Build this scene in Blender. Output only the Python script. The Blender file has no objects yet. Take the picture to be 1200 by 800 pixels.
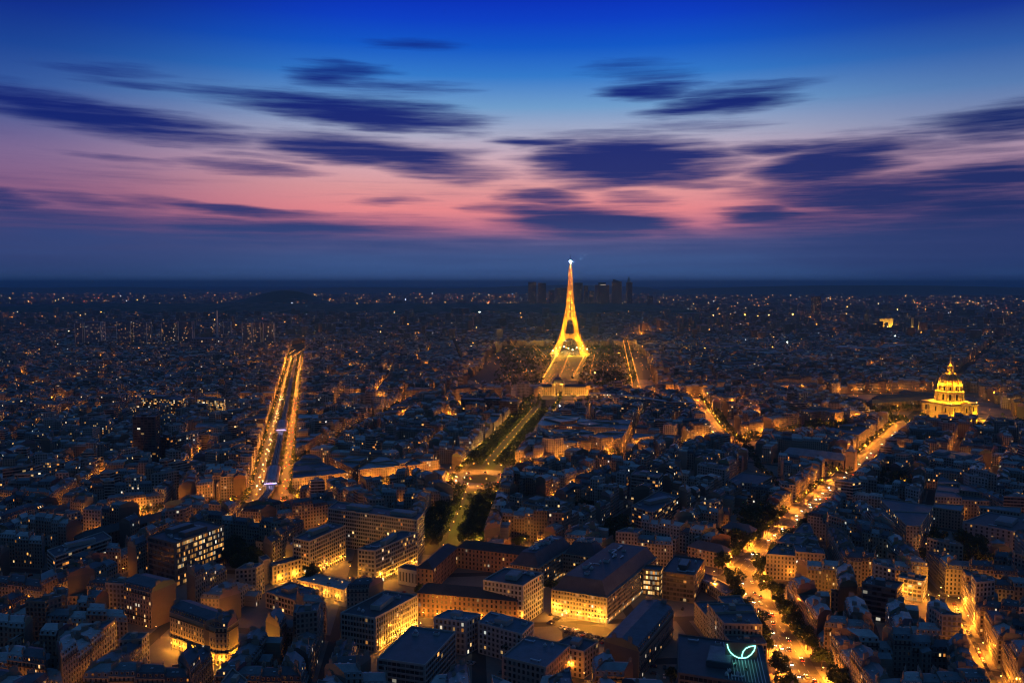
import bpy, math, random
import numpy as np
from mathutils import Vector, Matrix
R = random.Random(7)
rad = math.radians
sc = bpy.context.scene
COL = sc.collection

# ------------------------------------------------------------------ camera
F, H = 951.0, 230.0                       # focal length in photo pixels (1200 wide), eye height above the plain
PIT = math.atan(68 / F)
cp, sp = math.cos(PIT), math.sin(PIT)
cam_d = bpy.data.cameras.new("camera"); cam = bpy.data.objects.new("camera", cam_d); COL.objects.link(cam)
cam.location = (0, 0, H); cam.rotation_euler = (rad(90) - PIT, 0, 0)
cam_d.sensor_width = 36; cam_d.lens = F / 1200 * 36; cam_d.clip_start = 1; cam_d.clip_end = 120000
sc.camera = cam
HAZE = 5.0e-5
LP_NEAR, LP_FAR = 2.0, 1.1                 # overall trim of the sodium lamps
sc.view_settings.view_transform = 'Standard'; sc.view_settings.look = 'None'
sc.view_settings.gamma = 1; sc.view_settings.use_curve_mapping = False
sc.view_settings.exposure = 0.0
sc.render.engine = 'CYCLES'
cy = sc.cycles
cy.use_denoising = True; cy.filter_width = 1.15
cy.max_bounces = 3; cy.diffuse_bounces = 1; cy.glossy_bounces = 1; cy.transmission_bounces = 2; cy.volume_bounces = 0
cy.transparent_max_bounces = 4
cy.sample_clamp_indirect = 2.0; cy.sample_clamp_direct = 0
cy.caustics_reflective = False; cy.caustics_refractive = False
cy.use_light_tree = True; cy.light_sampling_threshold = 0.0; cy.use_adaptive_sampling = False
try: cy.denoising_prefilter = 'ACCURATE'
except Exception: pass

def ray(px, py):
    x, u = (px - 600) / F, (400 - py) / F
    return x, cp + u * sp, -sp + u * cp
def P(px, py, z=0.0):                     # photo pixel -> point of the plain (or of a level z above it)
    dx, dy, dz = ray(px, py); t = (z - H) / dz
    return (dx * t, dy * t)
def proj(x, y, z):
    w = y * cp - (z - H) * sp
    u = y * sp + (z - H) * cp
    return (600 + F * x / w, 400 - F * u / w) if w > 1 else (-9999, -9999)
def top_z(Y, px, py):                     # height of a point seen at py when it stands Y metres ahead
    dx, dy, dz = ray(px, py); return H + dz * Y / dy

# ------------------------------------------------------------------ node helper
class NT:
    def __init__(s, nt): s.nt = nt; nt.nodes.clear()
    def n(s, t, **k):
        nd = s.nt.nodes.new(t)
        for a, v in k.items(): setattr(nd, a, v)
        return nd
    def put(s, sock, v):
        if isinstance(v, bpy.types.NodeSocket): s.nt.links.new(v, sock)
        elif v is not None: sock.default_value = v
    def m(s, op, a, b=None, c=None, clamp=False):
        nd = s.n('ShaderNodeMath', operation=op, use_clamp=clamp)
        for i, v in enumerate((a, b, c)):
            if v is not None: s.put(nd.inputs[i], v)
        return nd.outputs[0]
    def vm(s, op, a, b=None, c=None):
        nd = s.n('ShaderNodeVectorMath', operation=op)
        for i, v in enumerate((a, b, c)):
            if v is not None: s.put(nd.inputs[i], v)
        return nd.outputs['Value'] if op in ('LENGTH', 'DOT_PRODUCT', 'DISTANCE') else nd.outputs[0]
    def mix(s, f, a, b, blend='MIX'):
        nd = s.n('ShaderNodeMix', data_type='RGBA', blend_type=blend)
        s.put(nd.inputs[0], f); s.put(nd.inputs[6], a); s.put(nd.inputs[7], b)
        return nd.outputs[2]
    def ramp(s, f, stops, interp='LINEAR'):
        nd = s.n('ShaderNodeValToRGB'); s.put(nd.inputs[0], f); cr = nd.color_ramp; cr.interpolation = interp
        while len(cr.elements) < len(stops): cr.elements.new(0.5)
        for e, (p, c) in zip(cr.elements, stops): e.position = p; e.color = (*c, 1) if len(c) == 3 else c
        return nd.outputs[0]
    def rng(s, v, a, b, c=0.0, d=1.0, smooth=False):
        nd = s.n('ShaderNodeMapRange'); nd.interpolation_type = 'SMOOTHSTEP' if smooth else 'LINEAR'
        for i, x in enumerate((v, a, b, c, d)): s.put(nd.inputs[i], x)
        return nd.outputs[0]
    def noise(s, vec, scale, detail=4, rough=0.5, out='Fac'):
        nd = s.n('ShaderNodeTexNoise'); s.put(nd.inputs['Vector'], vec); nd.inputs['Scale'].default_value = scale
        nd.inputs['Detail'].default_value = detail; nd.inputs['Roughness'].default_value = rough
        return nd.outputs[out]
    def xyz(s, x, y, z=0.0):
        nd = s.n('ShaderNodeCombineXYZ')
        for i, v in enumerate((x, y, z)): s.put(nd.inputs[i], v)
        return nd.outputs[0]
    def sep(s, v):
        nd = s.n('ShaderNodeSeparateXYZ'); s.put(nd.inputs[0], v); return nd.outputs

def lin(r, g, b):
    f = lambda c: (c / 255 / 12.92) if c / 255 <= 0.04045 else ((c / 255 + 0.055) / 1.055) ** 2.4
    return (f(r), f(g), f(b))

# ------------------------------------------------------------------ dusk sky
W = bpy.data.worlds.new("World"); sc.world = W; W.use_nodes = True
def build_sky():
    t = NT(W.node_tree)
    d = t.n('ShaderNodeTexCoord').outputs['Generated']
    d = t.vm('NORMALIZE', d); x, y, z = t.sep(d)
    DEG = 180 / math.pi
    el = t.m('MULTIPLY', t.m('ARCSINE', z), DEG)
    az = t.m('MULTIPLY', t.m('ARCTAN2', x, y), DEG)
    def eldeg(py): return math.degrees(math.atan((400 - py) / F) - PIT)
    MAXE = 30.0
    def stops(lst): return [(max(0, eldeg(py)) / MAXE, lin(*c)) for py, c in lst]
    f = t.m('DIVIDE', el, MAXE, clamp=True)
    mid = stops([(332, (66, 98, 156)), (318, (58, 94, 152)), (300, (60, 90, 146)), (284, (96, 94, 144)), (266, (194, 116, 142)), (246, (240, 140, 144)), (220, (228, 156, 158)), (190, (212, 172, 184)), (158, (172, 174, 200)), (126, (112, 158, 206)), (90, (50, 122, 204)), (56, (12, 88, 200)), (24, (4, 62, 196)), (0, (2, 48, 186))])
    mid.append((.66, lin(6, 52, 168))); mid.append((1.0, lin(32, 69, 110)))
    left = stops([(332, (52, 84, 134)), (310, (46, 66, 118)), (285, (58, 60, 112)), (262, (108, 80, 128)), (235, (138, 94, 134)), (200, (128, 104, 148)), (165, (86, 94, 150)), (130, (50, 88, 160)), (90, (22, 66, 150)), (50, (10, 44, 140)), (0, (2, 12, 84))])
    left.append((1.0, lin(38, 76, 120)))
    right = stops([(332, (50, 84, 138)), (310, (38, 68, 124)), (285, (52, 64, 122)), (258, (116, 90, 138)), (230, (176, 126, 152)), (195, (176, 146, 170)), (165, (130, 140, 176)), (130, (86, 124, 180)), (90, (44, 92, 170)), (50, (16, 52, 152)), (0, (3, 14, 92))])
    right.append((1.0, lin(38, 76, 120)))
    cm, cl, crr = (t.ramp(f, s) for s in (mid, left, right))
    wl = t.rng(az, -8.0, -33.0, smooth=True); wr = t.rng(az, 9.0, 33.0, smooth=True)
    col = t.mix(wr, t.mix(wl, cm, cl), crr)
    # behind the camera and overhead: plain deep blue of the night side
    back = t.rng(t.m('ABSOLUTE', az), 45.0, 100.0, smooth=True)
    col = t.mix(back, col, (*lin(34, 63, 96), 1))
    # wind-drawn clouds: (centre px, half length, half height, tilt, density) -> direction in degrees
    blobs = [(110,136,150,13,5,.95),(40,124,80,10,3,.75),(190,150,90,8,6,.7),
        (400,126,150,13,3,1),(450,140,110,11,3,1),(340,124,70,7,3,.9),(430,108,60,5,0,.3),(405,85,45,10,-3,.7),(480,54,40,6,0,.45),(455,100,70,5,0,.4),(190,99,50,4,0,.35),(130,84,40,4,0,.3),
        (430,178,120,13,3,.95),(500,194,90,11,5,.85),(375,178,50,8,0,.7),(280,197,70,5,4,.6),(310,184,50,5,0,.45),(460,236,40,4,0,.5),
        (270,245,110,5,3,.75),(120,236,70,4,2,.55),(5,236,30,8,0,.7),(160,190,50,3,2,.4),
        (90,258,130,11,0,.6),(330,271,190,15,1,.8),(100,282,200,20,0,.65),(460,283,140,13,0,.5),(560,284,90,10,0,.5),
        (735,190,108,22,0,1.2),(700,184,70,14,2,1),(740,212,80,9,-2,.9),(790,216,80,5,2,.65),(835,126,75,9,-4,.95),(765,107,60,8,1,.95),(860,106,80,5,0,.55),(750,86,40,9,0,.3),
        (970,192,96,20,-6,1.05),(900,176,70,7,4,.75),(950,172,100,7,0,.7),(1080,176,90,6,0,.5),(1040,230,140,24,3,.95),(1000,250,120,14,0,.7),
        (1170,206,85,13,0,.95),(1130,248,160,40,0,.9),(1180,142,80,15,-4,.85),(1100,152,60,3,-1,.6),(905,252,50,10,0,.9),(930,262,60,8,0,.6),
        (690,259,112,16,3,1.15),(630,231,60,7,3,.85),(620,168,60,6,3,.85),(590,246,40,8,0,.5),(760,270,90,8,2,.6),(750,235,40,5,0,.5),
        (880,284,300,12,0,.45),(1100,280,180,30,0,.9),(600,297,700,13,0,.2),(1000,268,90,12,2,.55),(820,200,70,5,0,.4),(710,160,70,5,0,.35),(800,150,60,5,0,.25)]
    uv = t.xyz(az, el)
    wob = t.noise(t.xyz(t.m('MULTIPLY', az, 0.10), t.m('MULTIPLY', el, 0.9)), 1.0, 4, 0.55, 'Color')
    wv = t.vm('SUBTRACT', wob, (0.5, 0.5, 0.5)); uvw = t.vm('ADD', uv, t.vm('MULTIPLY', wv, (9.0, 1.6, 0)))
    den = None; classes = {}
    for (px, py, a, b, tilt, k) in blobs:
        dx, dy, dz = ray(px, py)
        A, E = math.degrees(math.atan2(dx, dy)), math.degrees(math.asin(dz / math.sqrt(dx*dx + dy*dy + dz*dz)))
        s = math.degrees(1 / F); q = round(tilt / 3) * 3
        if q not in classes:            # one sheared copy of the direction per cloud slant
            classes[q] = t.vm('ADD', uvw, t.xyz(0.0, t.m('MULTIPLY', az, math.tan(rad(q))), 0.0)) if q else uvw
        sx, sy = 1 / (a * s * 1.2), 1 / (b * s * 1.5); E2 = E + A * math.tan(rad(q))
        v = t.vm('MULTIPLY_ADD', classes[q], (sx, sy, 0), (-A * sx, -E2 * sy, 0))
        v = t.m('MULTIPLY_ADD', t.vm('DOT_PRODUCT', v, v), -k, k)
        den = v if den is None else t.m('MAXIMUM', den, v)
    st = t.noise(t.xyz(t.m('MULTIPLY', az, 0.09), t.m('MULTIPLY', el, 2.0), 3.1), 1.0, 6, 0.66)
    st2 = t.noise(t.xyz(t.m('MULTIPLY', az, 0.05), t.m('MULTIPLY', el, 0.55), 8.0), 1.0, 3, 0.5)
    dd = t.m('ADD', den, t.m('MULTIPLY', t.m('SUBTRACT', st, 0.5), 1.5))
    wisp = t.m('MULTIPLY', t.rng(t.m('ADD', t.m('MULTIPLY', st, .6), t.m('MULTIPLY', st2, .5)), 0.56, 0.80, smooth=True), 0.38)
    cm_ = t.m('MAXIMUM', t.rng(dd, -0.28, 0.98, smooth=True), t.m('MULTIPLY', wisp, t.rng(el, 13.0, 8.0)))
    ccol = t.ramp(f, [(0, lin(46, 72, 128)), (.06, lin(50, 74, 130)), (.1, lin(46, 70, 128)), (.15, lin(20, 50, 112)), (.2, lin(8, 42, 110)), (.3, lin(3, 32, 110)), (.4, lin(6, 26, 114)), (.6, lin(8, 40, 140))])
    rightdark = t.m('MULTIPLY', wr, 0.5)
    ccol = t.mix(rightdark, ccol, (*lin(8, 34, 92), 1))
    col = t.mix(t.m('MULTIPLY', cm_, 0.98), col, ccol)
    # the physical dusk sky, very low, under the drawn colours; below the horizon: dark
    nis = t.n('ShaderNodeTexSky', sky_type='NISHITA', sun_disc=False); nis.sun_elevation = rad(-3.0); nis.sun_rotation = rad(0); nis.altitude = 260
    col = t.mix(1.0, col, t.mix(1.0, nis.outputs[0], (0.02, 0.02, 0.02, 1), 'MULTIPLY'), 'ADD')
    col = t.mix(t.rng(el, 0.0, -1.0), col, (*lin(16, 34, 70), 1))
    bg = t.n('ShaderNodeBackground'); t.put(bg.inputs[0], col); bg.inputs[1].default_value = 1.0
    out = t.n('ShaderNodeOutputWorld'); t.nt.links.new(bg.outputs[0], out.inputs[0])
build_sky()

# ------------------------------------------------------------------ materials
def new_mat(name):
    m = bpy.data.materials.new(name); m.use_nodes = True
    t = NT(m.node_tree); b = t.n('ShaderNodeBsdfPrincipled'); o = t.n('ShaderNodeOutputMaterial')
    t.nt.links.new(b.outputs[0], o.inputs[0]); return m, t, b
def plain(name, col, rough=.7, var=.25, scale=.3, metal=0.0, attr=False, obj=False):
    m, t, b = new_mat(name)
    g = t.n('ShaderNodeNewGeometry').outputs['Position'] if not obj else t.n('ShaderNodeTexCoord').outputs['Object']
    n1 = t.noise(g, scale, 5, .6); n2 = t.noise(g, scale * 9, 3, .6)
    f = t.m('ADD', t.m('MULTIPLY', n1, var * 1.6), t.m('MULTIPLY', n2, var))
    f = t.m('ADD', f, 1 - var * 1.3)
    base = t.n('ShaderNodeAttribute', attribute_name='tint').outputs['Color'] if attr else (*col, 1)
    t.put(b.inputs['Base Color'], t.mix(1.0, base, t.xyz(f, f, f), 'MULTIPLY'))
    b.inputs['Roughness'].default_value = rough; b.inputs['Metallic'].default_value = metal
    return m
def glow(name, col, s, sampled=False, vary=False):
    m = bpy.data.materials.new(name); m.use_nodes = True
    t = NT(m.node_tree); e = t.n('ShaderNodeEmission'); o = t.n('ShaderNodeOutputMaterial')
    e.inputs[0].default_value = (*col, 1); e.inputs[1].default_value = s
    if vary:
        a = t.n('ShaderNodeAttribute', attribute_name='tint'); t.put(e.inputs[0], a.outputs['Color'])
        p = t.n('ShaderNodeAttribute', attribute_name='prm'); t.put(e.inputs[1], t.m('MULTIPLY', t.sep(p.outputs['Vector'])[0], s))
    t.nt.links.new(e.outputs[0], o.inputs[0])
    m.cycles.emission_sampling = 'AUTO' if sampled else 'NONE'
    return m

def facade_mat():                         # masonry with a grid of windows, some of them lit from inside
    m, t, b = new_mat("facade")
    uv = t.n('ShaderNodeUVMap').outputs[0]; u, v, _ = t.sep(uv)
    prm = t.n('ShaderNodeAttribute', attribute_name='prm').outputs['Vector']; seed, lit, wx = t.sep(prm)
    tint = t.n('ShaderNodeAttribute', attribute_name='tint').outputs['Color']
    fu, fv = t.m('FRACT', u), t.m('FRACT', v)
    du = t.m('ABSOLUTE', t.m('SUBTRACT', fu, .5)); dv = t.m('ABSOLUTE', t.m('SUBTRACT', fv, .5))
    wm = t.m('MULTIPLY', t.m('LESS_THAN', du, t.m('MULTIPLY', wx, .5)), t.m('LESS_THAN', dv, .30))
    wm = t.m('MULTIPLY', wm, t.m('GREATER_THAN', v, 0.02))
    cell = t.xyz(t.m('FLOOR', u), t.m('FLOOR', v), seed)
    wn = t.n('ShaderNodeTexWhiteNoise', noise_dimensions='3D'); t.put(wn.inputs['Vector'], cell)
    r1 = wn.outputs['Value']; rc, rg, rb = t.sep(wn.outputs['Color'])
    on = t.m('MULTIPLY', wm, t.m('LESS_THAN', r1, lit))
    pos = t.n('ShaderNodeNewGeometry').outputs['Position']
    n1 = t.noise(pos, .12, 5, .65); n2 = t.noise(pos, 1.4, 3, .6)
    f = t.m('ADD', t.m('MULTIPLY', n1, .55), t.m('ADD', t.m('MULTIPLY', n2, .35), .52))
    ledge = t.m('GREATER_THAN', dv, .46); f = t.m('MULTIPLY', f, t.m('SUBTRACT', 1.0, t.m('MULTIPLY', ledge, .28)))
    wall = t.mix(1.0, tint, t.xyz(f, f, f), 'MULTIPLY')
    pane = t.mix(t.m('POWER', rc, 3.0), (.012, .014, .018, 1), (.16, .155, .15, 1)); t.put(b.inputs['Base Color'], t.mix(wm, wall, pane))
    t.put(b.inputs['Roughness'], t.m('SUBTRACT', .82, t.m('MULTIPLY', wm, .55)))
    ec = t.ramp(rg, [(0, (1, .33, .05)), (.45, (1, .5, .13)), (.8, (1, .68, .3)), (1, (.85, .9, .8))])
    t.put(b.inputs['Emission Color'], ec)
    t.put(b.inputs['Emission Strength'], t.m('MULTIPLY', on, t.m('ADD', .22, t.m('MULTIPLY', t.m('POWER', rb, 2.5), 1.5))))
    m.cycles.emission_sampling = 'NONE'
    return m
M = {}
M['facade'] = facade_mat()
M['roof'] = plain('roofing', (1, 1, 1), .55, .75, .18, attr=True)
M['chimney'] = plain('chimney_masonry', (.30, .25, .21), .85, .4, .5)
M['concrete'] = plain('painted_masonry', (1, 1, 1), .75, .3, .2, attr=True)
M['asphalt'] = plain('asphalt', (.062, .060, .058), .6, .35, .15)
M['ground'] = plain('dark_ground', (.045, .045, .045), .9, .4, .02)
M['pave'] = plain('paving', (.16, .15, .14), .8, .3, .2)
M['paint'] = plain('road_paint', (.75, .74, .70), .6, .25, .8)
M['lawn'] = plain('lawn', (.045, .07, .022), .95, .4, .05)
M['bark'] = plain('bark', (.07, .05, .035), .9, .3, 1)
M['leaf'] = plain('leaves', (.034, .062, .016), .75, .7, .35)
M['metal'] = plain('dark_metal', (.05, .05, .055), .45, .2, 1, metal=.4)
M['steel'] = plain('light_metal', (.60, .63, .66), .4, .2, .5, metal=.2)
M['iron'] = plain('tower_iron', (.42, .27, .15), .6, .15, .2)
M['gold'] = plain('limestone', (.48, .40, .27), .7, .3, .2)
M['gilt'] = plain('lead_and_gilt', (.36, .25, .10), .4, .5, .25, metal=.3)
M['glassdark'] = plain('dark_glass', (.02, .022, .026), .12, .2, .5)
M['carpaint'] = plain('car_paint', (1, 1, 1), .25, .1, .5, attr=True)
M['tyre'] = plain('tyre_rubber', (.02, .02, .02), .8, .1, 1)
SOD = (1.0, .29, .02)
M['lamp'] = glow('sodium_bulb', (1, .48, .10), 22)
M['lampfar'] = glow('sodium_lamps', SOD, 6, vary=True)
M['specks'] = glow('far_lights', SOD, 1.0, vary=True)
M['head'] = glow('headlight', (1, .85, .55), 60)
M['tail'] = glow('taillight', (1, .05, .01), 22)
M['white_lamp'] = glow('white_beacon', (1, .96, .85), 900)
for i, (c, s) in enumerate((((1, .36, .06), .7), ((1, .48, .12), 1.1), ((1, .62, .24), 1.3), ((.95, .85, .6), .9))):
    M['lit%d' % i] = glow('lit_pane_%d' % i, c, s)
M['violet'] = glow('violet_strip', (.5, .35, 1), 6); M['flood_white'] = glow('white_flood', (1, .95, .8), 40); M['flood_orange'] = glow('orange_flood', (1, .42, .06), 26)
M['neon'] = glow('neon_tube', (.25, 1, .85), 4)

# ------------------------------------------------------------------ mesh builder
class MB:
    def __init__(s): s.v = []; s.ls = []; s.lt = []; s.mi = []; s.uv = []; s.tint = []; s.prm = []; s.mats = []
    def face(s, pts, mat='concrete', uv=None, tint=(.5, .5, .5), prm=(0, 0, 0)):
        if mat not in s.mats: s.mats.append(mat)
        s.ls.append(len(s.v)); s.lt.append(len(pts)); s.v.extend(pts); s.mi.append(s.mats.index(mat))
        s.uv.extend(uv if uv else [(-1.0, -1.0)] * len(pts)); s.tint.append(tint); s.prm.append(prm)
    def wall(s, p, q, z0, z1, mat='concrete', tint=(.5, .5, .5), prm=(0, 0, 0), nu=0, nv=0, v0=0):
        uv = [(0, v0), (nu, v0), (nu, v0 + nv), (0, v0 + nv)] if nu else None
        s.face([(*p, z0), (*q, z0), (*q, z1), (*p, z1)], mat, uv, tint, prm)
    def prism(s, poly, z0, z1, mat='concrete', tint=(.5, .5, .5), topmat=None, toptint=None, bottom=False):
        n = len(poly)
        for i in range(n): s.wall(poly[i], poly[(i + 1) % n], z0, z1, mat, tint)
        s.face([(*p, z1) for p in poly], topmat or mat, None, toptint or tint)
        if bottom: s.face([(*p, z0) for p in reversed(poly)], mat, None, tint)
    def box(s, c, size, ang=0.0, mat='concrete', tint=(.5, .5, .5), z0=0.0):
        ca, sa = math.cos(ang), math.sin(ang); hx, hy = size[0] / 2, size[1] / 2
        poly = [(c[0] + ca * x - sa * y, c[1] + sa * x + ca * y) for x, y in ((-hx, -hy), (hx, -hy), (hx, hy), (-hx, hy))]
        s.prism(poly, z0, z0 + size[2], mat, tint, bottom=True)
    def beam(s, a, b, w, mat='iron', w2=None):
        a, b = Vector(a), Vector(b); d = b - a
        if d.length < 1e-6: return
        d.normalize(); up = Vector((0, 0, 1)) if abs(d.z) < .95 else Vector((0, 1, 0))
        u = d.cross(up).normalized(); v = d.cross(u).normalized(); w2 = w2 or w
        A = [a + (u * i + v * j) * w / 2 for i, j in ((-1, -1), (1, -1), (1, 1), (-1, 1))]
        B = [b + (u * i + v * j) * w2 / 2 for i, j in ((-1, -1), (1, -1), (1, 1), (-1, 1))]
        for i in range(4):
            j = (i + 1) % 4; s.face([tuple(A[j]), tuple(A[i]), tuple(B[i]), tuple(B[j])], mat)
        s.face([tuple(p) for p in A], mat); s.face([tuple(p) for p in reversed(B)], mat)
    def lathe(s, prof, c=(0, 0), n=24, mat='gold', ang=0.0):
        cs = [(math.cos(ang + 2 * math.pi * i / n), math.sin(ang + 2 * math.pi * i / n)) for i in range(n)]
        for (r0, z0), (r1, z1) in zip(prof, prof[1:]):
            for i in range(n):
                a, b = cs[i], cs[(i + 1) % n]
                pts = [(c[0] + a[0] * r0, c[1] + a[1] * r0, z0), (c[0] + b[0] * r0, c[1] + b[1] * r0, z0), (c[0] + b[0] * r1, c[1] + b[1] * r1, z1), (c[0] + a[0] * r1, c[1] + a[1] * r1, z1)]
                if r1 < 1e-4: pts = pts[:3]
                if r0 < 1e-4: pts = [pts[0], pts[2], pts[3]]
                s.face(pts, mat)
    def mesh(s, name, smooth=False):
        me = bpy.data.meshes.new(name)
        nv, nf = len(s.v), len(s.ls)
        me.vertices.add(nv); me.vertices.foreach_set('co', np.asarray(s.v, dtype=np.float32).ravel())
        me.loops.add(nv); me.loops.foreach_set('vertex_index', np.arange(nv, dtype=np.int32))
        me.polygons.add(nf); me.polygons.foreach_set('loop_start', np.asarray(s.ls, dtype=np.int32))
        me.polygons.foreach_set('loop_total', np.asarray(s.lt, dtype=np.int32))
        me.polygons.foreach_set('material_index', np.asarray(s.mi, dtype=np.int32))
        uvl = me.uv_layers.new(name='UVMap'); uvl.data.foreach_set('uv', np.asarray(s.uv, dtype=np.float32).ravel())
        a = me.attributes.new('tint', 'FLOAT_COLOR', 'FACE')
        tt = np.ones((nf, 4), dtype=np.float32); tt[:, :3] = np.asarray(s.tint, dtype=np.float32); a.data.foreach_set('color', tt.ravel())
        a = me.attributes.new('prm', 'FLOAT_VECTOR', 'FACE'); a.data.foreach_set('vector', np.asarray(s.prm, dtype=np.float32).ravel())
        for k in s.mats: me.materials.append(M[k])
        me.update(calc_edges=True)
        if smooth: me.polygons.foreach_set('use_smooth', np.ones(nf, dtype=bool))
        return me
    def build(s, name, parent=None, loc=None, smooth=False):
        if not s.v: return None
        me = s.mesh(name, smooth)
        if parent is not None or loc is not None:
            o = (loc if loc is not None else parent['_o'])
            me.transform(Matrix.Translation((-o[0], -o[1], -o[2])))
        ob = bpy.data.objects.new(name, me); COL.objects.link(ob)
        if parent is not None: ob.parent = parent
        elif loc is not None: ob.location = loc
        return ob
def tag(o, label=None, cat=None, group=None, kind=None):
    if label: o['label'] = label
    if cat: o['category'] = cat
    if group: o['group'] = group
    if kind: o['kind'] = kind
    return o
ROOTS = []
def thing(name, label, cat, loc, group=None):
    o = bpy.data.objects.new(name, None); COL.objects.link(o); o.location = loc; o.empty_display_size = 1
    o['_o'] = [float(c) for c in loc]; ROOTS.append(o)
    return tag(o, label, cat, group)
def put(name, me, loc, rz=0.0, parent=None, scale=None):
    o = bpy.data.objects.new(name, me); COL.objects.link(o); o.rotation_euler = (0, 0, rz)
    if parent is not None:
        o.parent = parent; p = parent['_o']; o.location = (loc[0] - p[0], loc[1] - p[1], loc[2] - p[2])
    else: o.location = loc
    if scale: o.scale = scale
    return o

# ------------------------------------------------------------------ plan geometry
def sub(a, b): return (a[0] - b[0], a[1] - b[1])
def add(a, b, k=1.0): return (a[0] + b[0] * k, a[1] + b[1] * k)
def lerp(a, b, t): return (a[0] + (b[0] - a[0]) * t, a[1] + (b[1] - a[1]) * t)
def dist(a, b): return math.hypot(a[0] - b[0], a[1] - b[1])
def unit(a): l = math.hypot(*a) or 1; return (a[0] / l, a[1] / l)
def area(p): return .5 * sum(p[i][0] * p[(i + 1) % len(p)][1] - p[(i + 1) % len(p)][0] * p[i][1] for i in range(len(p)))
def cen(p): return (sum(q[0] for q in p) / len(p), sum(q[1] for q in p) / len(p))
def ccw(p): return p if area(p) > 0 else list(reversed(p))
def clip(poly, tags, p, n, newtag):       # keep the side where (x-p).n >= 0
    o, ot = [], []; m = len(poly)
    ds = [(q[0] - p[0]) * n[0] + (q[1] - p[1]) * n[1] for q in poly]
    for i in range(m):
        j = (i + 1) % m; a, b = poly[i], poly[j]; da, db = ds[i], ds[j]
        if da >= 0:
            o.append(a); ot.append(tags[i])
            if db < 0: o.append(lerp(a, b, da / (da - db))); ot.append(newtag)
        elif db >= 0 and da < 0:
            if db > 0: o.append(lerp(a, b, da / (da - db))); ot.append(tags[i])
    q, qt = [], []
    for i in range(len(o)):
        if not q or dist(o[i], q[-1]) > .05: q.append(o[i]); qt.append(ot[i])
        else: qt[-1] = ot[i]
    if len(q) > 1 and dist(q[0], q[-1]) < .05: q.pop(); qt.pop()
    return q, qt
def inset(poly, ds):                      # move every edge of a convex polygon inwards by its own distance; keeps edge numbers
    q, tg = list(poly), list(range(len(poly)))
    for i in range(len(poly)):
        a, b = poly[i], poly[(i + 1) % len(poly)]; d = unit(sub(b, a)); n = (-d[1], d[0])
        q, tg = clip(q, tg, add(a, n, ds[i]), n, i)
        if len(q) < 3: return [], []
    return q, tg
def inside(pt, poly):
    r = False; j = len(poly) - 1
    for i in range(len(poly)):
        a, b = poly[i], poly[j]
        if (a[1] > pt[1]) != (b[1] > pt[1]) and pt[0] < (b[0] - a[0]) * (pt[1] - a[1]) / (b[1] - a[1]) + a[0]: r = not r
        j = i
    return r
def hits(p, q):                           # separating axis test of two convex polygons
    for A, B in ((p, q), (q, p)):
        for i in range(len(A)):
            a, b = A[i], A[(i + 1) % len(A)]; n = (b[1] - a[1], a[0] - b[0])
            if min((c[0] - a[0]) * n[0] + (c[1] - a[1]) * n[1] for c in B) >= -1e-6: return False
    return True
def visible(x, y, z=10, m=30):
    a, b = proj(x, y, z); return -m < a < 1200 + m and 320 < b < 800 + m
def facing(a, b):                         # does the wall a->b (outward to its right) face the camera
    return (b[1] - a[1]) * (0 - a[0]) + (a[0] - b[0]) * (0 - a[1]) > 0

# ------------------------------------------------------------------ plan of the city: avenues cut the plain into blocks
class Street:
    def __init__(s, name, hw, sw, lamp=0, tree=0): s.name, s.hw, s.sw, s.lamp, s.tree = name, hw, sw, lamp, tree
MAIN = {   # name: (two photo pixels on the axis, half carriageway, pavement, lamp power, tree spacing)
    'cross': (P(875, 680), P(1105, 700), Street('cross', 5, 3, 2600, 0)),
    'boulevard': (P(872, 668), P(1068, 492), Street('boulevard', 12, 8, 24000, 10)),
    'lower': (P(868, 675), P(945, 800), Street('lower', 11, 8, 24000, 10)),
    'breteuil': ((-301, 804), (304, 1153), Street('breteuil', 9, 7, 12000, 10)),
    'school': ((-300, 1540), (500, 1650), Street('school', 9, 6, 3600, 0)),
    'viaduct': ((-247, 804), (-678, 2540), Street('viaduct', 20, 4, 5000, 12)),
    'saxe': ((-38, 939), (45, 1449), Street('saxe', 27, 5, 6000, 10)),
    'saxelow': ((-38, 939), (-55, 686), Street('saxelow', 27, 5, 6000, 10)),
    'duquesne': ((304, 1153), (375, 1701), Street('duquesne', 10, 8, 22000, 11)),
    'duquesnelow': ((270, 905), (304, 1153), Street('duquesnelow', 10, 8, 22000, 10)),
    'suffren': ((-269, 969), (-177, 1675), Street('suffren', 8, 7, 3000, 9)),
    'masseran': (P(745, 640), P(795, 590), Street('masseran', 5, 3, 3600, 0)),
    'vaneau': (P(1108, 705), P(1155, 800), Street('vaneau', 7, 3, 13000, 0)),
    'bourdon': (P(738, 424), P(745, 455), Street('bourdon', 7, 4, 5000, 0)),
}
MINOR = lambda: Street('street', R.uniform(3.2, 4.5), 2.6, R.choice((0, 0, 0, 1200, 1800, 2600)), 0)
start = [(-620, 330), (620, 330), (2700, 3300), (-2700, 3300)]
cells = [(start, [Street('rim', 4, 3)] * 4)]
def split(cells, a, b, st, pred=None):
    d = unit(sub(b, a)); n = (-d[1], d[0]); out = []
    for poly, tg in cells:
        if pred and not pred(cen(poly)): out.append((poly, tg)); continue
        p1, t1 = clip(poly, tg, a, n, st); p2, t2 = clip(poly, tg, a, (-n[0], -n[1]), st)
        got = False
        for p, t in ((p1, t1), (p2, t2)):
            if len(p) >= 3 and area(p) > 60: out.append((p, t)); got = True
        if not got: out.append((poly, tg))
    return out
def side(name):                            # signed side of a main line: >0 is beyond / left of it
    a, b, _ = MAIN[name]; d = unit(sub(b, a)); n = (-d[1], d[0])
    return lambda c: (c[0] - a[0]) * n[0] + (c[1] - a[1]) * n[1]
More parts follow.
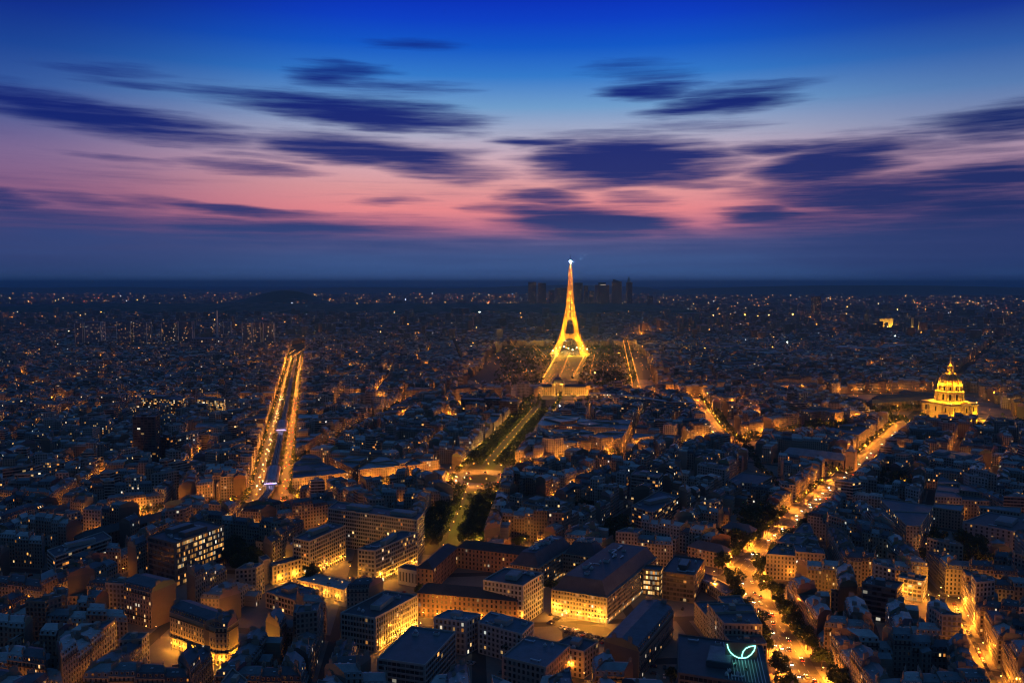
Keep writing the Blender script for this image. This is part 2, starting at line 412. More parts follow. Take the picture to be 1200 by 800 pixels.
def cut(name, pred=None):
    global cells
    a, b, st = MAIN[name]; cells = split(cells, a, b, st, pred)
S = {k: side(k) for k in MAIN}
cut('cross')
above = lambda c: S['cross'](c) > 0
cut('boulevard', above)
cut('lower', lambda c: not above(c))
LZ = lambda c: above(c) and S['boulevard'](c) > 0
cut('breteuil', LZ)
UP = lambda c: LZ(c) and S['breteuil'](c) > 0
cut('school', UP)
cut('viaduct', UP)
rv = lambda c: UP(c) and S['viaduct'](c) < 0
cut('suffren', lambda c: rv(c) and S['school'](c) < 0)
cut('saxe', lambda c: rv(c) and S['school'](c) < 0 and S['suffren'](c) < 0)
cut('duquesne', lambda c: rv(c) and S['school'](c) < 0 and S['saxe'](c) < 0)
cut('bourdon', lambda c: rv(c) and S['school'](c) > 0)
LO = lambda c: LZ(c) and S['breteuil'](c) < 0
cut('saxelow', LO)
cut('duquesnelow', lambda c: LO(c) and S['saxelow'](c) < 0)
cut('masseran', lambda c: LO(c) and S['saxelow'](c) < 0 and S['duquesnelow'](c) > 0)
cut('vaneau', lambda c: not above(c) and S['lower'](c) > 0)
def recurse(poly, tg, out, depth=0):
    c = cen(poly); A = abs(area(poly))
    lim = R.uniform(6500, 15000) * (1 if c[1] < 1500 else 1.25)
    if A < lim or depth > 14: out.append((poly, tg)); return
    k = max(range(len(poly)), key=lambda i: dist(poly[i], poly[(i + 1) % len(poly)]))
    a, b = poly[k], poly[(k + 1) % len(poly)]; d = unit(sub(b, a))
    # split across the long extent (direction of the longest edge)
    pr = [(q[0] - a[0]) * d[0] + (q[1] - a[1]) * d[1] for q in poly]
    n = (-d[1], d[0]); qr = [(q[0] - a[0]) * n[0] + (q[1] - a[1]) * n[1] for q in poly]
    ang = R.gauss(0, .05)
    if max(pr) - min(pr) >= (max(qr) - min(qr)) * .9:
        m = add(a, d, min(pr) + (max(pr) - min(pr)) * R.uniform(.38, .62)); e = (n[0] + d[0] * ang, n[1] + d[1] * ang)
    else:
        m = add(a, n, min(qr) + (max(qr) - min(qr)) * R.uniform(.38, .62)); e = (d[0] + n[0] * ang, d[1] + n[1] * ang)
    st = MINOR()
    for p, t in split([(poly, tg)], m, add(m, e), st):
        if len(p) == len(poly) and abs(abs(area(p)) - A) < 1: out.append((p, t)); continue
        recurse(p, t, out, depth + 1)
blocks = []
for poly, tg in cells: recurse(poly, tg, blocks)

# ------------------------------------------------------------------ places kept free of ordinary houses
EXCL = []
def keep(poly): EXCL.append(ccw(poly))
PLACE = (-38, 945)
keep([(PLACE[0] + 46 * math.cos(a), PLACE[1] + 46 * math.sin(a)) for a in [i * math.pi / 6 for i in range(12)]])
CHAMP = [(-150, 1660), (300, 1660), (420, 2560), (420, 2900), (-40, 2900), (-60, 2560)]
keep(CHAMP)
EIF = (191, 2665); INV = (734, 1352)
keep([(INV[0] - 130, INV[1] - 85), (INV[0] + 90, INV[1] - 85), (INV[0] + 230, INV[1] + 330), (INV[0] - 90, INV[1] + 330)])
def beside(name, t0, t1, w):              # open planted strip on the near side of an avenue
    a, b, st = MAIN[name]; d = unit(sub(b, a)); n = (-d[1], d[0]); n = n if n[1] < 0 else (-n[0], -n[1]); L = dist(a, b)
    p, q = add(add(a, d, L * t0), n, st.hw + 1), add(add(a, d, L * t1), n, st.hw + 1); keep([p, q, add(q, n, w), add(p, n, w)])
    for k in range(int(dist(p, q) / 8)): OPEN.append(add(lerp(p, q, k * 8 / dist(p, q)), n, R.uniform(9, w - 3)))
OPEN = []
beside('breteuil', 1.0, 1.36, 26); beside('duquesnelow', 0, 1, 20); beside('duquesne', 0, .5, 14); beside('breteuil', .55, .75, 16)
JUNC = P(868, 690)
keep([(JUNC[0] + 34 * math.cos(a), JUNC[1] + 34 * math.sin(a)) for a in [i * math.pi / 4 for i in range(8)]])

# ------------------------------------------------------------------ builders of houses
STONES = [(.40, .36, .30), (.36, .33, .28), (.44, .40, .34), (.33, .30, .27), (.42, .42, .40), (.30, .24, .19)]
STONES = [tuple(c * .86 for c in q) for q in STONES]
STONE_W = ['cream', 'buff', 'pale cream', 'grey', 'white', 'tan']
ROOFS = [(.26, .30, .34), (.16, .20, .24), (.42, .46, .49), (.09, .10, .13)]
ROOF_W = ['zinc', 'blue-grey', 'pale zinc', 'dark slate']
def win_prm(seed, lit, wx): return (seed, lit, wx)

def haus_shell(q, h, tint, rt, seed, lit, wall, roof, wx=.46, blank=(False, True, False, True), bay=2.6, dorm=False, cheap=False):
    """masonry walls and a two-pitch mansard between party walls; q = street edge first, counter-clockwise"""
    nfl = max(2, round(h / 3.1))
    for i in range(4):
        p, r = q[i], q[(i + 1) % 4]; L = dist(p, r)
        if L < .1: continue
        b = blank[i]
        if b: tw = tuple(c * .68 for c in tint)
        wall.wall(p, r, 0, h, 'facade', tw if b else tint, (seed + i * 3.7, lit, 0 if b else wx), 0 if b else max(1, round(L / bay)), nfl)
    D = (dist(q[0], q[3]) + dist(q[1], q[2])) / 2 + .01
    mi, mh, rh = min(1.4, D * .2), 2.8, 1.1 + .06 * D
    s0, s1 = lerp(q[0], q[3], mi / D), lerp(q[1], q[2], mi / D); c0, c1 = lerp(q[3], q[0], mi / D), lerp(q[2], q[1], mi / D)
    r0, r1 = lerp(q[0], q[3], .5), lerp(q[1], q[2], .5); e, z1, z2 = h, h + mh, h + mh + rh
    nb = max(1, round(dist(q[0], q[1]) / bay)); pr = (seed + 11.3, lit * 1.1, .0 if dorm else .42)
    dark = tuple(c * .8 for c in rt)
    for (a, b, a2, b2) in ((q[0], q[1], s0, s1), (q[2], q[3], c1, c0)):
        roof.face([(*a, e), (*b, e), (*b2, z1), (*a2, z1)], 'facade' if not dorm else 'roof', [(0, 0), (nb, 0), (nb, 1), (0, 1)], dark, pr)
        ra, rb = (r0, r1) if a is q[0] else (r1, r0)
        roof.face([(*a2, z1), (*b2, z1), (*rb, z2), (*ra, z2)], 'roof', None, rt)
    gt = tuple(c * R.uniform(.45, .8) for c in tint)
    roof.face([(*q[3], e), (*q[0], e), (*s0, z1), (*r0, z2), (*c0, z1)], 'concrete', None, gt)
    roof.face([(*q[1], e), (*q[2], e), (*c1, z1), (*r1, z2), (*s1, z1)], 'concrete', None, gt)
    return nfl, (s0, s1, c0, c1, z1, z2)
def stack(mb, p, d, L, z0, z1, pots=True):   # a wide thin chimney wall with its row of pots
    a = math.atan2(d[1], d[0]); mb.box(p, (L, .75, z1 - z0), a, 'chimney', z0=z0)
    if pots:
        n = max(2, int(L / .55))
        for k in range(n):
            o = (k + .5) / n * L - L / 2; mb.box(add(p, d, o), (.28, .28, .75), a, 'chimney', z0=z1 + .005)
def flat_shell(poly, h, tint, rt, seed, lit, wall, roof, wx=.62, bay=3.0, fl=3.0, v0=0, para=.9):
    n = len(poly); nfl = max(1, round(h / fl))
    for i in range(n):
        p, r = poly[i], poly[(i + 1) % n]; L = dist(p, r)
        if L < .1: continue
        wall.wall(p, r, 0, h, 'facade', tint, (seed + i * 3.7, lit, wx if L > 4 else 0), max(1, round(L / bay)), nfl)
        if para: wall.wall(p, r, h, h + para, 'concrete', tint)
    if not para: roof.face([(*p, h) for p in poly], 'roof', None, rt); return
    q, tg = inset(poly, [.35] * n)
    if len(q) != n: roof.face([(*p, h + para) for p in poly], 'roof', None, rt); return
    for i in range(n):
        j = (i + 1) % n
        wall.face([(*poly[i], h + para), (*poly[j], h + para), (*q[j], h + para), (*q[i], h + para)], 'concrete', None, tint)
        wall.face([(*q[j], h + .1), (*q[i], h + .1), (*q[i], h + para), (*q[j], h + para)], 'concrete', None, tint)
    roof.face([(*p, h + .1) for p in q], 'roof', None, rt)

def unit_mesh(k):
    mb = MB()
    if k == 0: mb.box((0, 0), (3.4, 2.2, 1.5), 0, 'steel'); mb.box((0, 0), (2.6, 1.6, .25), 0, 'metal', z0=1.505)
    elif k == 1: mb.box((0, 0), (1.6, 1.6, 1.1), 0, 'steel'); mb.lathe([(.6, 1.1), (.6, 1.5), (.35, 1.9), (0, 1.9)], (0, 0), 8, 'steel')
    else: mb.box((0, 0), (6, .7, .6), 0, 'steel', z0=.4); mb.box((-2.4, 0), (.3, .3, .4), 0, 'metal'); mb.box((2.4, 0), (.3, .3, .4), 0, 'metal'); mb.box((2.8, 1.1), (.6, 1.6, .6), 0, 'steel', z0=.4)
    return mb.mesh('rooftop_unit')
UNITS = [unit_mesh(i) for i in range(3)]

def para(L, Fp, Rp, base, h=None):        # three photo corners of a flat roof and the foot of the front one -> footprint, height
    X = P(Fp[0], base)
    if h is None: h = top_z(X[1], Fp[0], Fp[1])
    a, b, c = P(*L, h), P(*Fp, h), P(*Rp, h)
    return ccw([a, b, c, (a[0] + c[0] - b[0], a[1] + c[1] - b[1])]), h

HERO = []
def front(a, b, w): d = unit(sub(b, a)); o = (d[1], -d[0]); keep([add(a, o, w), add(b, o, w), b, a])
def clear_front(poly, w=18):               # the yards and lanes the photo shows before the big blocks
    poly = ccw(poly)
    for i in range(len(poly)):
        a, b = poly[i], poly[(i + 1) % len(poly)]
        if facing(a, b) and dist(a, b) > 6: front(a, b, w)
def hero(fn, poly, *a, **k):
    HERO.append((fn, poly, a, k)); keep(grow(poly, 2.5))
    if math.hypot(*cen(poly)) < 950: clear_front(poly)
def grow(poly, m):
    c = cen(poly); return [add(p, unit(sub(p, c)), m) for p in poly]

def office(poly, name, label, cat, h, tint=(.42, .41, .39), fl=3.3, bay=3.0, wx=.82, lit=.08, style='bands', plant=1, units=4, rt=(.06, .065, .075), litfl=None, ledge=True, group=None, seed=None, litside=0, ribs=0):
    poly = ccw(poly); c = cen(poly); root = thing(name, label, cat, (*c, 0), group)
    seed = seed if seed is not None else R.uniform(0, 90)
    w, rf = MB(), MB(); nfl = max(1, round(h / fl)); fh = h / nfl; n = len(poly)
    flat_shell(poly, h, tint, rt, seed, 0, w, rf, 0)
    bands = []
    for i in range(n):
        p, q = poly[i], poly[(i + 1) % n]; L = dist(p, q); d = unit(sub(q, p)); o = (d[1], -d[0])
        if L < 5 or not facing(p, q): continue
        nb = max(2, round((L - 1.6) / bay)); a, b = add(add(p, d, .8), o, .05), add(add(q, d, -.8), o, .05)
        for k in range(nfl):
            z0, z1 = k * fh + fh * .26, k * fh + fh * .86
            mb = MB(); lf = 0 if litside * o[0] < 0 else lit if litfl is None else litfl[min(k, len(litfl) - 1)]
            mb.face([(*a, z0), (*b, z0), (*b, z1), (*a, z1)], 'facade', [(0, k + .21), (nb, k + .21), (nb, k + .79), (0, k + .79)], tuple(x * .9 for x in tint), (seed + i * 5.1, lf, wx))
            bands.append(mb)
            if ledge and style == 'bands':
                m = add(lerp(p, q, .5), o, .16); w.box(m, (L - .8, .3, .35), math.atan2(d[1], d[0]), 'concrete', tint, z0=z0 - .36)
        if style == 'fins':
            for k in range(nb + 1):
                m = add(lerp(a, b, k / nb), o, .22); w.box(m, (.28, .42, h - fh * .2), math.atan2(d[1], d[0]), 'concrete', tint, z0=fh * .15)
    for k in range(ribs):
        t = .55 + .43 * k / ribs; a_, b_ = lerp(poly[0], poly[1], t), lerp(poly[3], poly[2], t); rf.box(lerp(a_, b_, .5), (dist(a_, b_) * .9, .35, .5), math.atan2(*reversed(sub(b_, a_))), 'steel', z0=h + .11)
        if k % 2: g_ = lerp(lerp(poly[0], poly[1], t * .8), lerp(poly[3], poly[2], t * .8), .2 + .6 * R.random()); rf.box(g_, (3, 1.6, .5), math.atan2(*reversed(sub(b_, a_))), 'glassdark', z0=h + .115)
    w.build('wall', root); rf.build('roof', root)
    for mb in bands: mb.build('window_band', root)
    cs = poly[:4]
    ax = math.atan2(*reversed(sub(cs[1], cs[0]))); ex, ey = dist(cs[0], cs[1]), dist(cs[1], cs[2])
    for k in range(plant):
        m = MB(); t = (k + .5) / plant + R.uniform(-.08, .08); sz = (ex * .28 / max(1, plant * .6), ey * .42, 3.0)
        pt = add(lerp(lerp(cs[0], cs[1], t), lerp(cs[3], cs[2], t), .5), (0, 0))
        m.box(pt, sz, ax, 'concrete', tuple(x * .9 for x in tint), z0=h + .11); m.box(pt, (sz[0] * .92, sz[1] * .9, .15), ax, 'roof', (.2, .22, .25), z0=h + 3.12)
        m.build('plant_room', root)
    for k in range(units):
        u, v = R.uniform(.1, .9), R.choice((R.uniform(.12, .26), R.uniform(.74, .88)))
        pt = lerp(lerp(cs[0], cs[1], u), lerp(cs[3], cs[2], u), v)
        put('rooftop_unit', R.choice(UNITS), (*pt, h + .105), ax, root)
    return root

def gable_wing(w, rf, a, b, depth, h, tint, rt, seed, lit, wx=.42, rise=4.0, bay=3.2, fl=3.4, over=.5, vis=True):
    """long wing with wall a-b in front (outward to the right of a->b) and a ridged roof"""
    d = unit(sub(b, a)); nrm = (-d[1], d[0]); q = [a, b, add(b, nrm, depth), add(a, nrm, depth)]
    nfl = max(1, round(h / fl))
    for i in range(4):
        p, r = q[i], q[(i + 1) % 4]; w.wall(p, r, 0, h, 'facade', tint, (seed + i, lit, wx), max(1, round(dist(p, r) / bay)), nfl)
    w.box(lerp(lerp(q[0], q[1], .5), lerp(q[3], q[2], .5), .5), (dist(a, b) + .5, depth + .5, .35), math.atan2(d[1], d[0]), 'concrete', tint, z0=h - .36)
    i1 = min(depth * .5 - .1, 5.5); zz = h + rise
    o = [add(add(q[0], d, -over), nrm, -over), add(add(q[1], d, over), nrm, -over), add(add(q[2], d, over), nrm, over), add(add(q[3], d, -over), nrm, over)]
    r0 = lerp(q[0], q[3], .5); r1 = lerp(q[1], q[2], .5); r0, r1 = add(r0, d, i1), add(r1, d, -i1)
    rf.face([(*o[0], h), (*o[1], h), (*r1, zz), (*r0, zz)], 'roof', None, rt); rf.face([(*o[2], h), (*o[3], h), (*r0, zz), (*r1, zz)], 'roof', None, rt)
    rf.face([(*o[3], h), (*o[0], h), (*r0, zz)], 'roof', None, rt); rf.face([(*o[1], h), (*o[2], h), (*r1, zz)], 'roof', None, rt)
    return q

def window_meshes():
    out = []
    for k in range(7):
        mb = MB(); f = .09; w, h = .62, 1.05
        for (x0, x1, z0, z1) in ((-w, -w + f, -h, h), (w - f, w, -h, h), (-w + f, w - f, -h, -h + f), (-w + f, w - f, h - f, h), (-.03, .03, -h + f, h - f)):
            y = -.10; mb.face([(x0, y, z0), (x1, y, z0), (x1, y, z1), (x0, y, z1)], 'concrete', None, (.45, .45, .44))
            mb.face([(x0, y, z1), (x1, y, z1), (x1, 0, z1), (x0, 0, z1)], 'concrete', None, (.45, .45, .44))
        m = 'lit%d' % k if k < 4 else 'glassdark'
        mb.face([(-w + f, -.04, -h + f), (w - f, -.04, -h + f), (w - f, -.04, h - f), (-w + f, -.04, h - f)], m)
        out.append(mb.mesh('window'))
    return out
WINS = window_meshes()
def pick_win(lit): return WINS[R.randrange(4)] if R.random() < lit else WINS[4]
ORD = ['first', 'second', 'third', 'fourth', 'fifth', 'sixth', 'seventh', 'eighth', 'ninth', 'tenth', 'eleventh', 'twelfth']
NUM = {3: 'three', 4: 'four', 5: 'five', 6: 'six', 7: 'seven', 8: 'eight', 9: 'nine', 10: 'ten', 11: 'eleven', 12: 'twelve'}

def apartment(q, h, tint, rt, seed, lit, label, group, detail=2, wide=None, name='apartment_building'):
    """an apartment house as a thing: wall, roof with dormers, chimneys, and its windows when it is near"""
    c = cen(q); root = thing(name, label, 'apartment building', (*c, 0), group)
    w, rf = MB(), MB(); wx = 0 if detail == 2 else .46
    blank = wide or (False, True, False, True)
    nfl, (s0, s1, c0, c1, z1, z2) = haus_shell(q, h, tint, rt, seed, lit, w, rf, wx, blank, dorm=(detail >= 1))
    fh = h / nfl; nwin = 0
    for i in range(4):
        p, r = q[i], q[(i + 1) % 4]; L = dist(p, r); d = unit(sub(r, p)); o = (d[1], -d[0])
        if blank[i] or L < 2.2: continue
        vis = facing(p, r); ang = math.atan2(d[1], d[0])
        m = add(lerp(p, r, .5), o, .17); w.box(m, (L - .1, .42, .4), ang, 'concrete', tint, z0=h - .41)
        if vis and detail == 2:
            nb = max(1, round(L / 2.6))
            for k in (2, nfl - 1):
                if k < nfl:
                    mb = MB(); mb.box(add(m, o, .22), (L - .5, .7, .16), ang, 'concrete', tint, z0=k * fh + .02); mb.box(add(m, o, .52), (L - .5, .06, .85), ang, 'metal', z0=k * fh + .20)
                    mb.build('balcony', root)
            for k in range(nfl):
                for j in range(nb):
                    if nwin >= 98: break
                    pt = add(lerp(p, r, (j + .5) / nb), o, 0.012); nwin += 1
                    put('window', pick_win(lit * (1.6 if k == 0 else 1)), (*pt, k * fh + 1.62), ang, root)
        if vis and detail >= 1 and (i == 0 or i == 2):   # dormers
            nb = max(1, round(L / 3.2)); tg = (.5, .5, .49)
            for j in range(nb):
                pt = add(lerp(p, r, (j + .5) / nb), o, -.75)
                rf.box(pt, (1.25, 1.1, 1.75), ang, 'concrete', tuple(x * 1.1 for x in tint), z0=h + .55)
                rf.box(pt, (1.5, 1.4, .14), ang, 'roof', rt, z0=h + 2.305)
                f = add(pt, o, .556); e = .42; lm = ('lit%d' % R.randrange(4)) if R.random() < lit * 1.3 else 'glassdark'
                A, B = add(f, d, -e), add(f, d, e); rf.face([(*A, h + .8), (*B, h + .8), (*B, h + 2.1), (*A, h + 2.1)], lm)
    for k in range(R.choice((0, 1, 2))):       # roof windows, flat skylights
        u = R.uniform(.2, .8); a_, b_ = lerp(s0, s1, u), lerp(c0, c1, u); g = lerp(a_, b_, .25)
        rf.box(g, (1.3, 1.0, .35), math.atan2(*reversed(sub(s1, s0))), 'steel', z0=z1 + (z2 - z1) * .5 - .05)
    w.build('wall', root); rf.build('roof', root)
    for (a, b) in ((q[1], q[2]), (q[3], q[0])):
        if dist(a, b) < 5: continue
        for t in R.choice(((.28, .74), (.3,), (.7,), (.25, .75))):
            d = unit(sub(b, a)); n = (-d[1], d[0]); pt = add(lerp(a, b, t), n, .42)
            mb = MB(); stack(mb, pt, d, R.uniform(2.2, 4.2), h + 1.2, z2 + R.uniform(.6, 1.5)); mb.build('chimney', root)
    return root

# ------------------------------------------------------------------ the buildings one can single out
def ofc(L, Fp, Rp, base, name, label, cat='office', h=None, **k):
    poly, hh = para(L, Fp, Rp, base, h); hero(office, poly, name, label, cat, hh, **k)
WHITE, GREY, BEIGE, DARK = (.46, .46, .45), (.30, .30, .30), (.42, .36, .29), (.10, .105, .11)
ofc((173, 629), (204.5, 637), (262.5, 616), 688, 'office_tower', 'dark slab office block with eight rows of lit yellow windows on one side', lit=.5, litfl=[.8, .2, .45, .55, .6, .5, .6, .75, .5], tint=(.17, .165, .16), fl=4.0, litside=1, bay=1.5, plant=2, seed=3)
ofc((399, 718.6), (439.6, 725), (489.4, 698), 764, 'office_building', 'white concrete office with close vertical fins and a dark penthouse, glowing street below', tint=(.5, .48, .46), style='fins', bay=2.2, wx=.74, lit=.04, plant=1, units=6)
ofc((419, 644), (439.6, 646), (489.4, 624), 686, 'office_building', 'long cream slab block with white blank end wall above bright yellow forecourt', tint=(.44, .41, .35), bay=2.4, wx=.72, lit=.07, plant=1)
ofc((384, 596), (489, 610), (497, 601), 655, 'office_building', 'wide pale slab of many small windows behind the cream slab block', tint=(.40, .39, .36), bay=2.2, wx=.7, lit=.05, plant=2)
ofc((343, 631), (362.5, 635), (405, 616), 677, 'office_building', 'beige slab block with white roof box beside the yellow-lit school yard', tint=(.44, .38, .3), bay=2.6, wx=.66, lit=.08, plant=1)
ofc((312, 661), (319, 664.5), (354, 655), 685, 'school_building', 'low school wing with sodium-lit yellow wall beside a square tower', 'school', tint=(.46, .40, .28), bay=3, wx=.4, lit=.1, plant=0, units=2, ledge=False)
ofc((303, 653), (308, 658), (317, 655), 686, 'stair_tower', 'square plain tower joined to the low yellow-lit school wing', 'tower', tint=(.40, .34, .27), bay=3, wx=.0, lit=0, plant=0, units=0, ledge=False)
ofc((349, 680), (403, 692), (416, 682), 705, 'school_hall', 'low white hall with pale roof ringed by bright yellow yard lamps', 'hall', tint=(.5, .48, .42), bay=3, wx=.3, lit=.1, plant=0, units=2, rt=(.3, .32, .34), ledge=False)
ofc((311, 694), (345, 704), (374, 692), 722, 'workshop_building', 'low flat-roofed workshop with dark blue roof beside white school hall', 'workshop', tint=(.36, .3, .24), bay=3, wx=.6, lit=.1, plant=1, units=4, rt=(.1, .12, .16))
ofc((55, 645), (64, 653), (131, 630), 676, 'office_building', 'office with white balcony bands and a white stair end', tint=(.52, .52, .52), bay=2.8, wx=.96, lit=.06, plant=1)
ofc((776, 670), (814, 675), (826, 656), 707, 'office_building', 'dark cube office with a glowing glass slot beside the boulevard crossing', tint=(.13, .12, .12), bay=2.4, wx=.85, lit=.03, plant=1, units=8, fl=3.6)
ofc((815, 677), (851, 697), (862, 690), 708, 'office_annex', 'low wedge annex with pale sloping ribs behind the boulevard crossing', tint=(.3, .3, .31), bay=2.4, wx=.6, lit=.05, plant=0, units=5)
ofc((566, 680), (613, 687), (637, 672), 733, 'office_building', 'white service block with white roof rim rising over the brick barracks', tint=(.44, .44, .43), bay=2.8, wx=.5, lit=.05, plant=1, units=5, rt=(.05, .055, .06))
ofc((753, 667), (774, 669), (777, 664), 696, 'glass_link', 'glass link bridge lit yellow inside between ministry and dark cube office', 'glass link', h=19, tint=(.2, .19, .15), bay=1.6, wx=.9, lit=.95, plant=0, units=0, ledge=False, fl=3.6)
ofc((508, 724), (546, 729), (563, 720), 768, 'hospital_tower', 'white stair tower with tall lit glass strip in the white clinic', 'clinic', tint=(.46, .46, .46), bay=2.8, wx=.5, lit=.1, plant=1, units=4, rt=(.16, .19, .24))
ofc((442, 772), (498, 780), (534, 741), 806, 'hospital_wing', 'white clinic wing with dark ribbon windows running down from its stair tower', 'clinic', h=19, tint=(.46, .45, .44), bay=2.8, wx=.9, lit=.03, plant=0, units=4, rt=(.10, .12, .15))
ofc((560, 730), (612, 744), (626, 730), 776, 'hospital_wing', 'white clinic wing with three rows of punched windows facing the court', 'clinic', h=19, tint=(.46, .46, .46), bay=3, wx=.5, lit=.04, plant=1, units=5, rt=(.12, .14, .18), ledge=False)
ofc((588, 770), (640, 783), (668, 757), 806, 'hospital_wing', 'pinkish clinic block in front of the court with a teal skylight behind', 'clinic', h=18, tint=(.44, .36, .32), bay=3, wx=.5, lit=.03, plant=0, units=4, rt=(.12, .14, .18), ledge=False)
ofc((648, 757), (684, 764), (702, 752), 786, 'hospital_wing', 'square pale block with teal roof light near the parked cars', 'clinic', h=16, tint=(.44, .38, .34), bay=3, wx=.45, lit=.03, plant=1, units=3, ledge=False)
ofc((1010, 684), (1051, 691), (1058, 683), 732, 'balcony_block', 'dark modern block with long balconies in front of the lit street wall', 'apartment block', tint=(.15, .15, .16), bay=3, wx=.96, lit=.02, plant=1)
ofc((1052, 677), (1082, 682), (1086, 676), 706, 'balcony_block', 'orange-lit modern block with white balcony bands on the street wall', 'apartment block', tint=(.46, .42, .36), bay=3.2, wx=.75, lit=.25, plant=1, seed=5)
ofc((795, 789), (905, 806), (893, 757), 842, 'glass_office', 'glass-roofed office carrying the neon leaf sign', h=20, tint=(.12, .13, .14), bay=2.5, wx=.85, lit=.05, plant=1, units=9, ribs=12)
ofc((155, 489), (182, 489), (187, 486), 545, 'tower_block', 'dark tower with pale vertical stripes above the long slabs', 'tower block', tint=(.10, .10, .105), style='fins', bay=4.5, wx=.8, lit=.03, fl=3.2)
ofc((182, 512), (199, 513), (206, 511), 540, 'tower_block', 'lower dark shaft joined to the striped dark tower', 'tower block', tint=(.11, .11, .115), style='fins', bay=4.5, wx=.8, lit=.03)
ofc((196, 513), (200, 514), (247, 503), 533, 'slab_block', 'long balcony slab with blank white end beside the dark striped tower', 'apartment block', tint=(.36, .36, .36), bay=3, wx=.9, lit=.08)
ofc((236, 529), (244, 531), (296, 512), 545, 'slab_block', 'long slab full of small lit windows beside the viaduct boulevard', 'apartment block', tint=(.38, .38, .40), bay=3, wx=.85, lit=.22)
ofc((88, 515), (112, 517), (116, 514), 537, 'slab_block', 'white balcony block with orange light at its foot', 'apartment block', tint=(.46, .45, .43), bay=3, wx=.7, lit=.12)
ofc((71, 501), (97, 503), (103, 500), 520, 'slab_block', 'pale point block left of the white balcony block', 'apartment block', tint=(.40, .41, .43), bay=3, wx=.5, lit=.1)
ofc((104, 492), (126, 493), (131, 490), 520, 'slab_block', 'grey point block with yellow window rows and blank white flank', 'apartment block', tint=(.38, .39, .41), bay=3, wx=.6, lit=.2)
ofc((115, 464), (143, 466), (147, 464), 488, 'slab_block', 'pink-grey striped block above the point blocks', 'apartment block', tint=(.40, .34, .33), bay=3, wx=.95, lit=.06)
ofc((165, 466), (212, 469), (218, 465), 494, 'slab_block', 'wide office with many orange lit windows above dark tower', 'office', tint=(.2, .2, .2), bay=3, wx=.9, lit=.4)
ofc((231, 468), (262, 470), (264, 467), 492, 'slab_block', 'pale office with yellow-green lit ribbon windows left of the viaduct boulevard', 'office', tint=(.30, .30, .26), bay=3, wx=.95, lit=.65)
ofc((38, 473), (68, 475), (72, 472), 496, 'slab_block', 'wide white balcony slab near the frame edge', 'apartment block', tint=(.44, .43, .43), bay=3, wx=.7, lit=.08)
ofc((37, 534), (66, 537), (69, 534), 549, 'slab_block', 'low grey slab behind the walled court', 'apartment block', tint=(.34, .34, .36), bay=3, wx=.7, lit=.08)
ofc((257, 545), (273, 547), (281, 543), 560, 'slab_block', 'ochre balcony block near the viaduct station', 'apartment block', tint=(.36, .3, .25), bay=3, wx=.9, lit=.12)
ofc((205, 543), (232, 546), (245, 542), 566, 'slab_block', 'two-tier grey balcony block near the viaduct station', 'apartment block', tint=(.36, .34, .33), bay=3, wx=.9, lit=.08)
ofc((777, 498), (790, 499), (794, 497), 522, 'tower_block', 'white point block with square windows amid dark zinc roofs', 'tower block', tint=(.46, .46, .46), bay=3, wx=.45, lit=.06)
ofc((817, 545), (850, 551), (855, 547), 577, 'slab_block', 'pale modern block with roof boxes beside tree-lined boulevard fork', 'apartment block', tint=(.42, .41, .41), bay=3, wx=.5, lit=.06)
ofc((722, 554), (733, 556), (738, 553), 585, 'tower_block', 'narrow pale tower block behind the brick corner house', 'tower block', tint=(.40, .40, .42), bay=3, wx=.5, lit=.08)
ofc((739, 556), (772, 560), (777, 555), 590, 'slab_block', 'grey balcony block with lit windows left of the orange side street', 'apartment block', tint=(.36, .35, .34), bay=3, wx=.9, lit=.12)
ofc((740, 593), (765, 601), (796, 582), 624, 'slab_block', 'long balcony block running up the orange side street', 'apartment block', tint=(.36, .33, .31), bay=3, wx=.9, lit=.1)
ofc((853, 563), (889, 568), (905, 558), 582, 'school_building', 'low pink-lit school with two bright white roof lights', 'school', tint=(.44, .37, .35), bay=3, wx=.55, lit=.08, plant=0, units=0)
ofc((1088, 533), (1140, 541), (1152, 534), 557, 'office_building', 'white stepped office facing the domed church', tint=(.42, .44, .48), bay=3, wx=.6, lit=.03, plant=2)
ofc((612, 590), (655, 599), (671, 589), 612, 'office_building', 'brown-grey flat office with cluttered roof beyond the brick barracks', tint=(.36, .31, .27), bay=3, wx=.25, lit=.03, plant=2, units=8)
ofc((520, 489), (551, 492), (553, 489), 499, 'slab_block', 'low white striped office near the striped-roof sports hall', 'office', tint=(.40, .40, .42), bay=3, wx=.9, lit=.12)
ofc((540, 468), (606, 471), (608, 468), 490, 'slab_block', 'large dark office slab across the avenue axis', 'office', tint=(.08, .085, .10), bay=3, wx=.9, lit=.02)
ofc((1128, 612), (1200, 625), (1230, 612), 647, 'slab_block', 'pale apartment slab with few lit windows beside dark garden', 'apartment block', tint=(.38, .39, .42), bay=4, wx=.35, lit=.12)
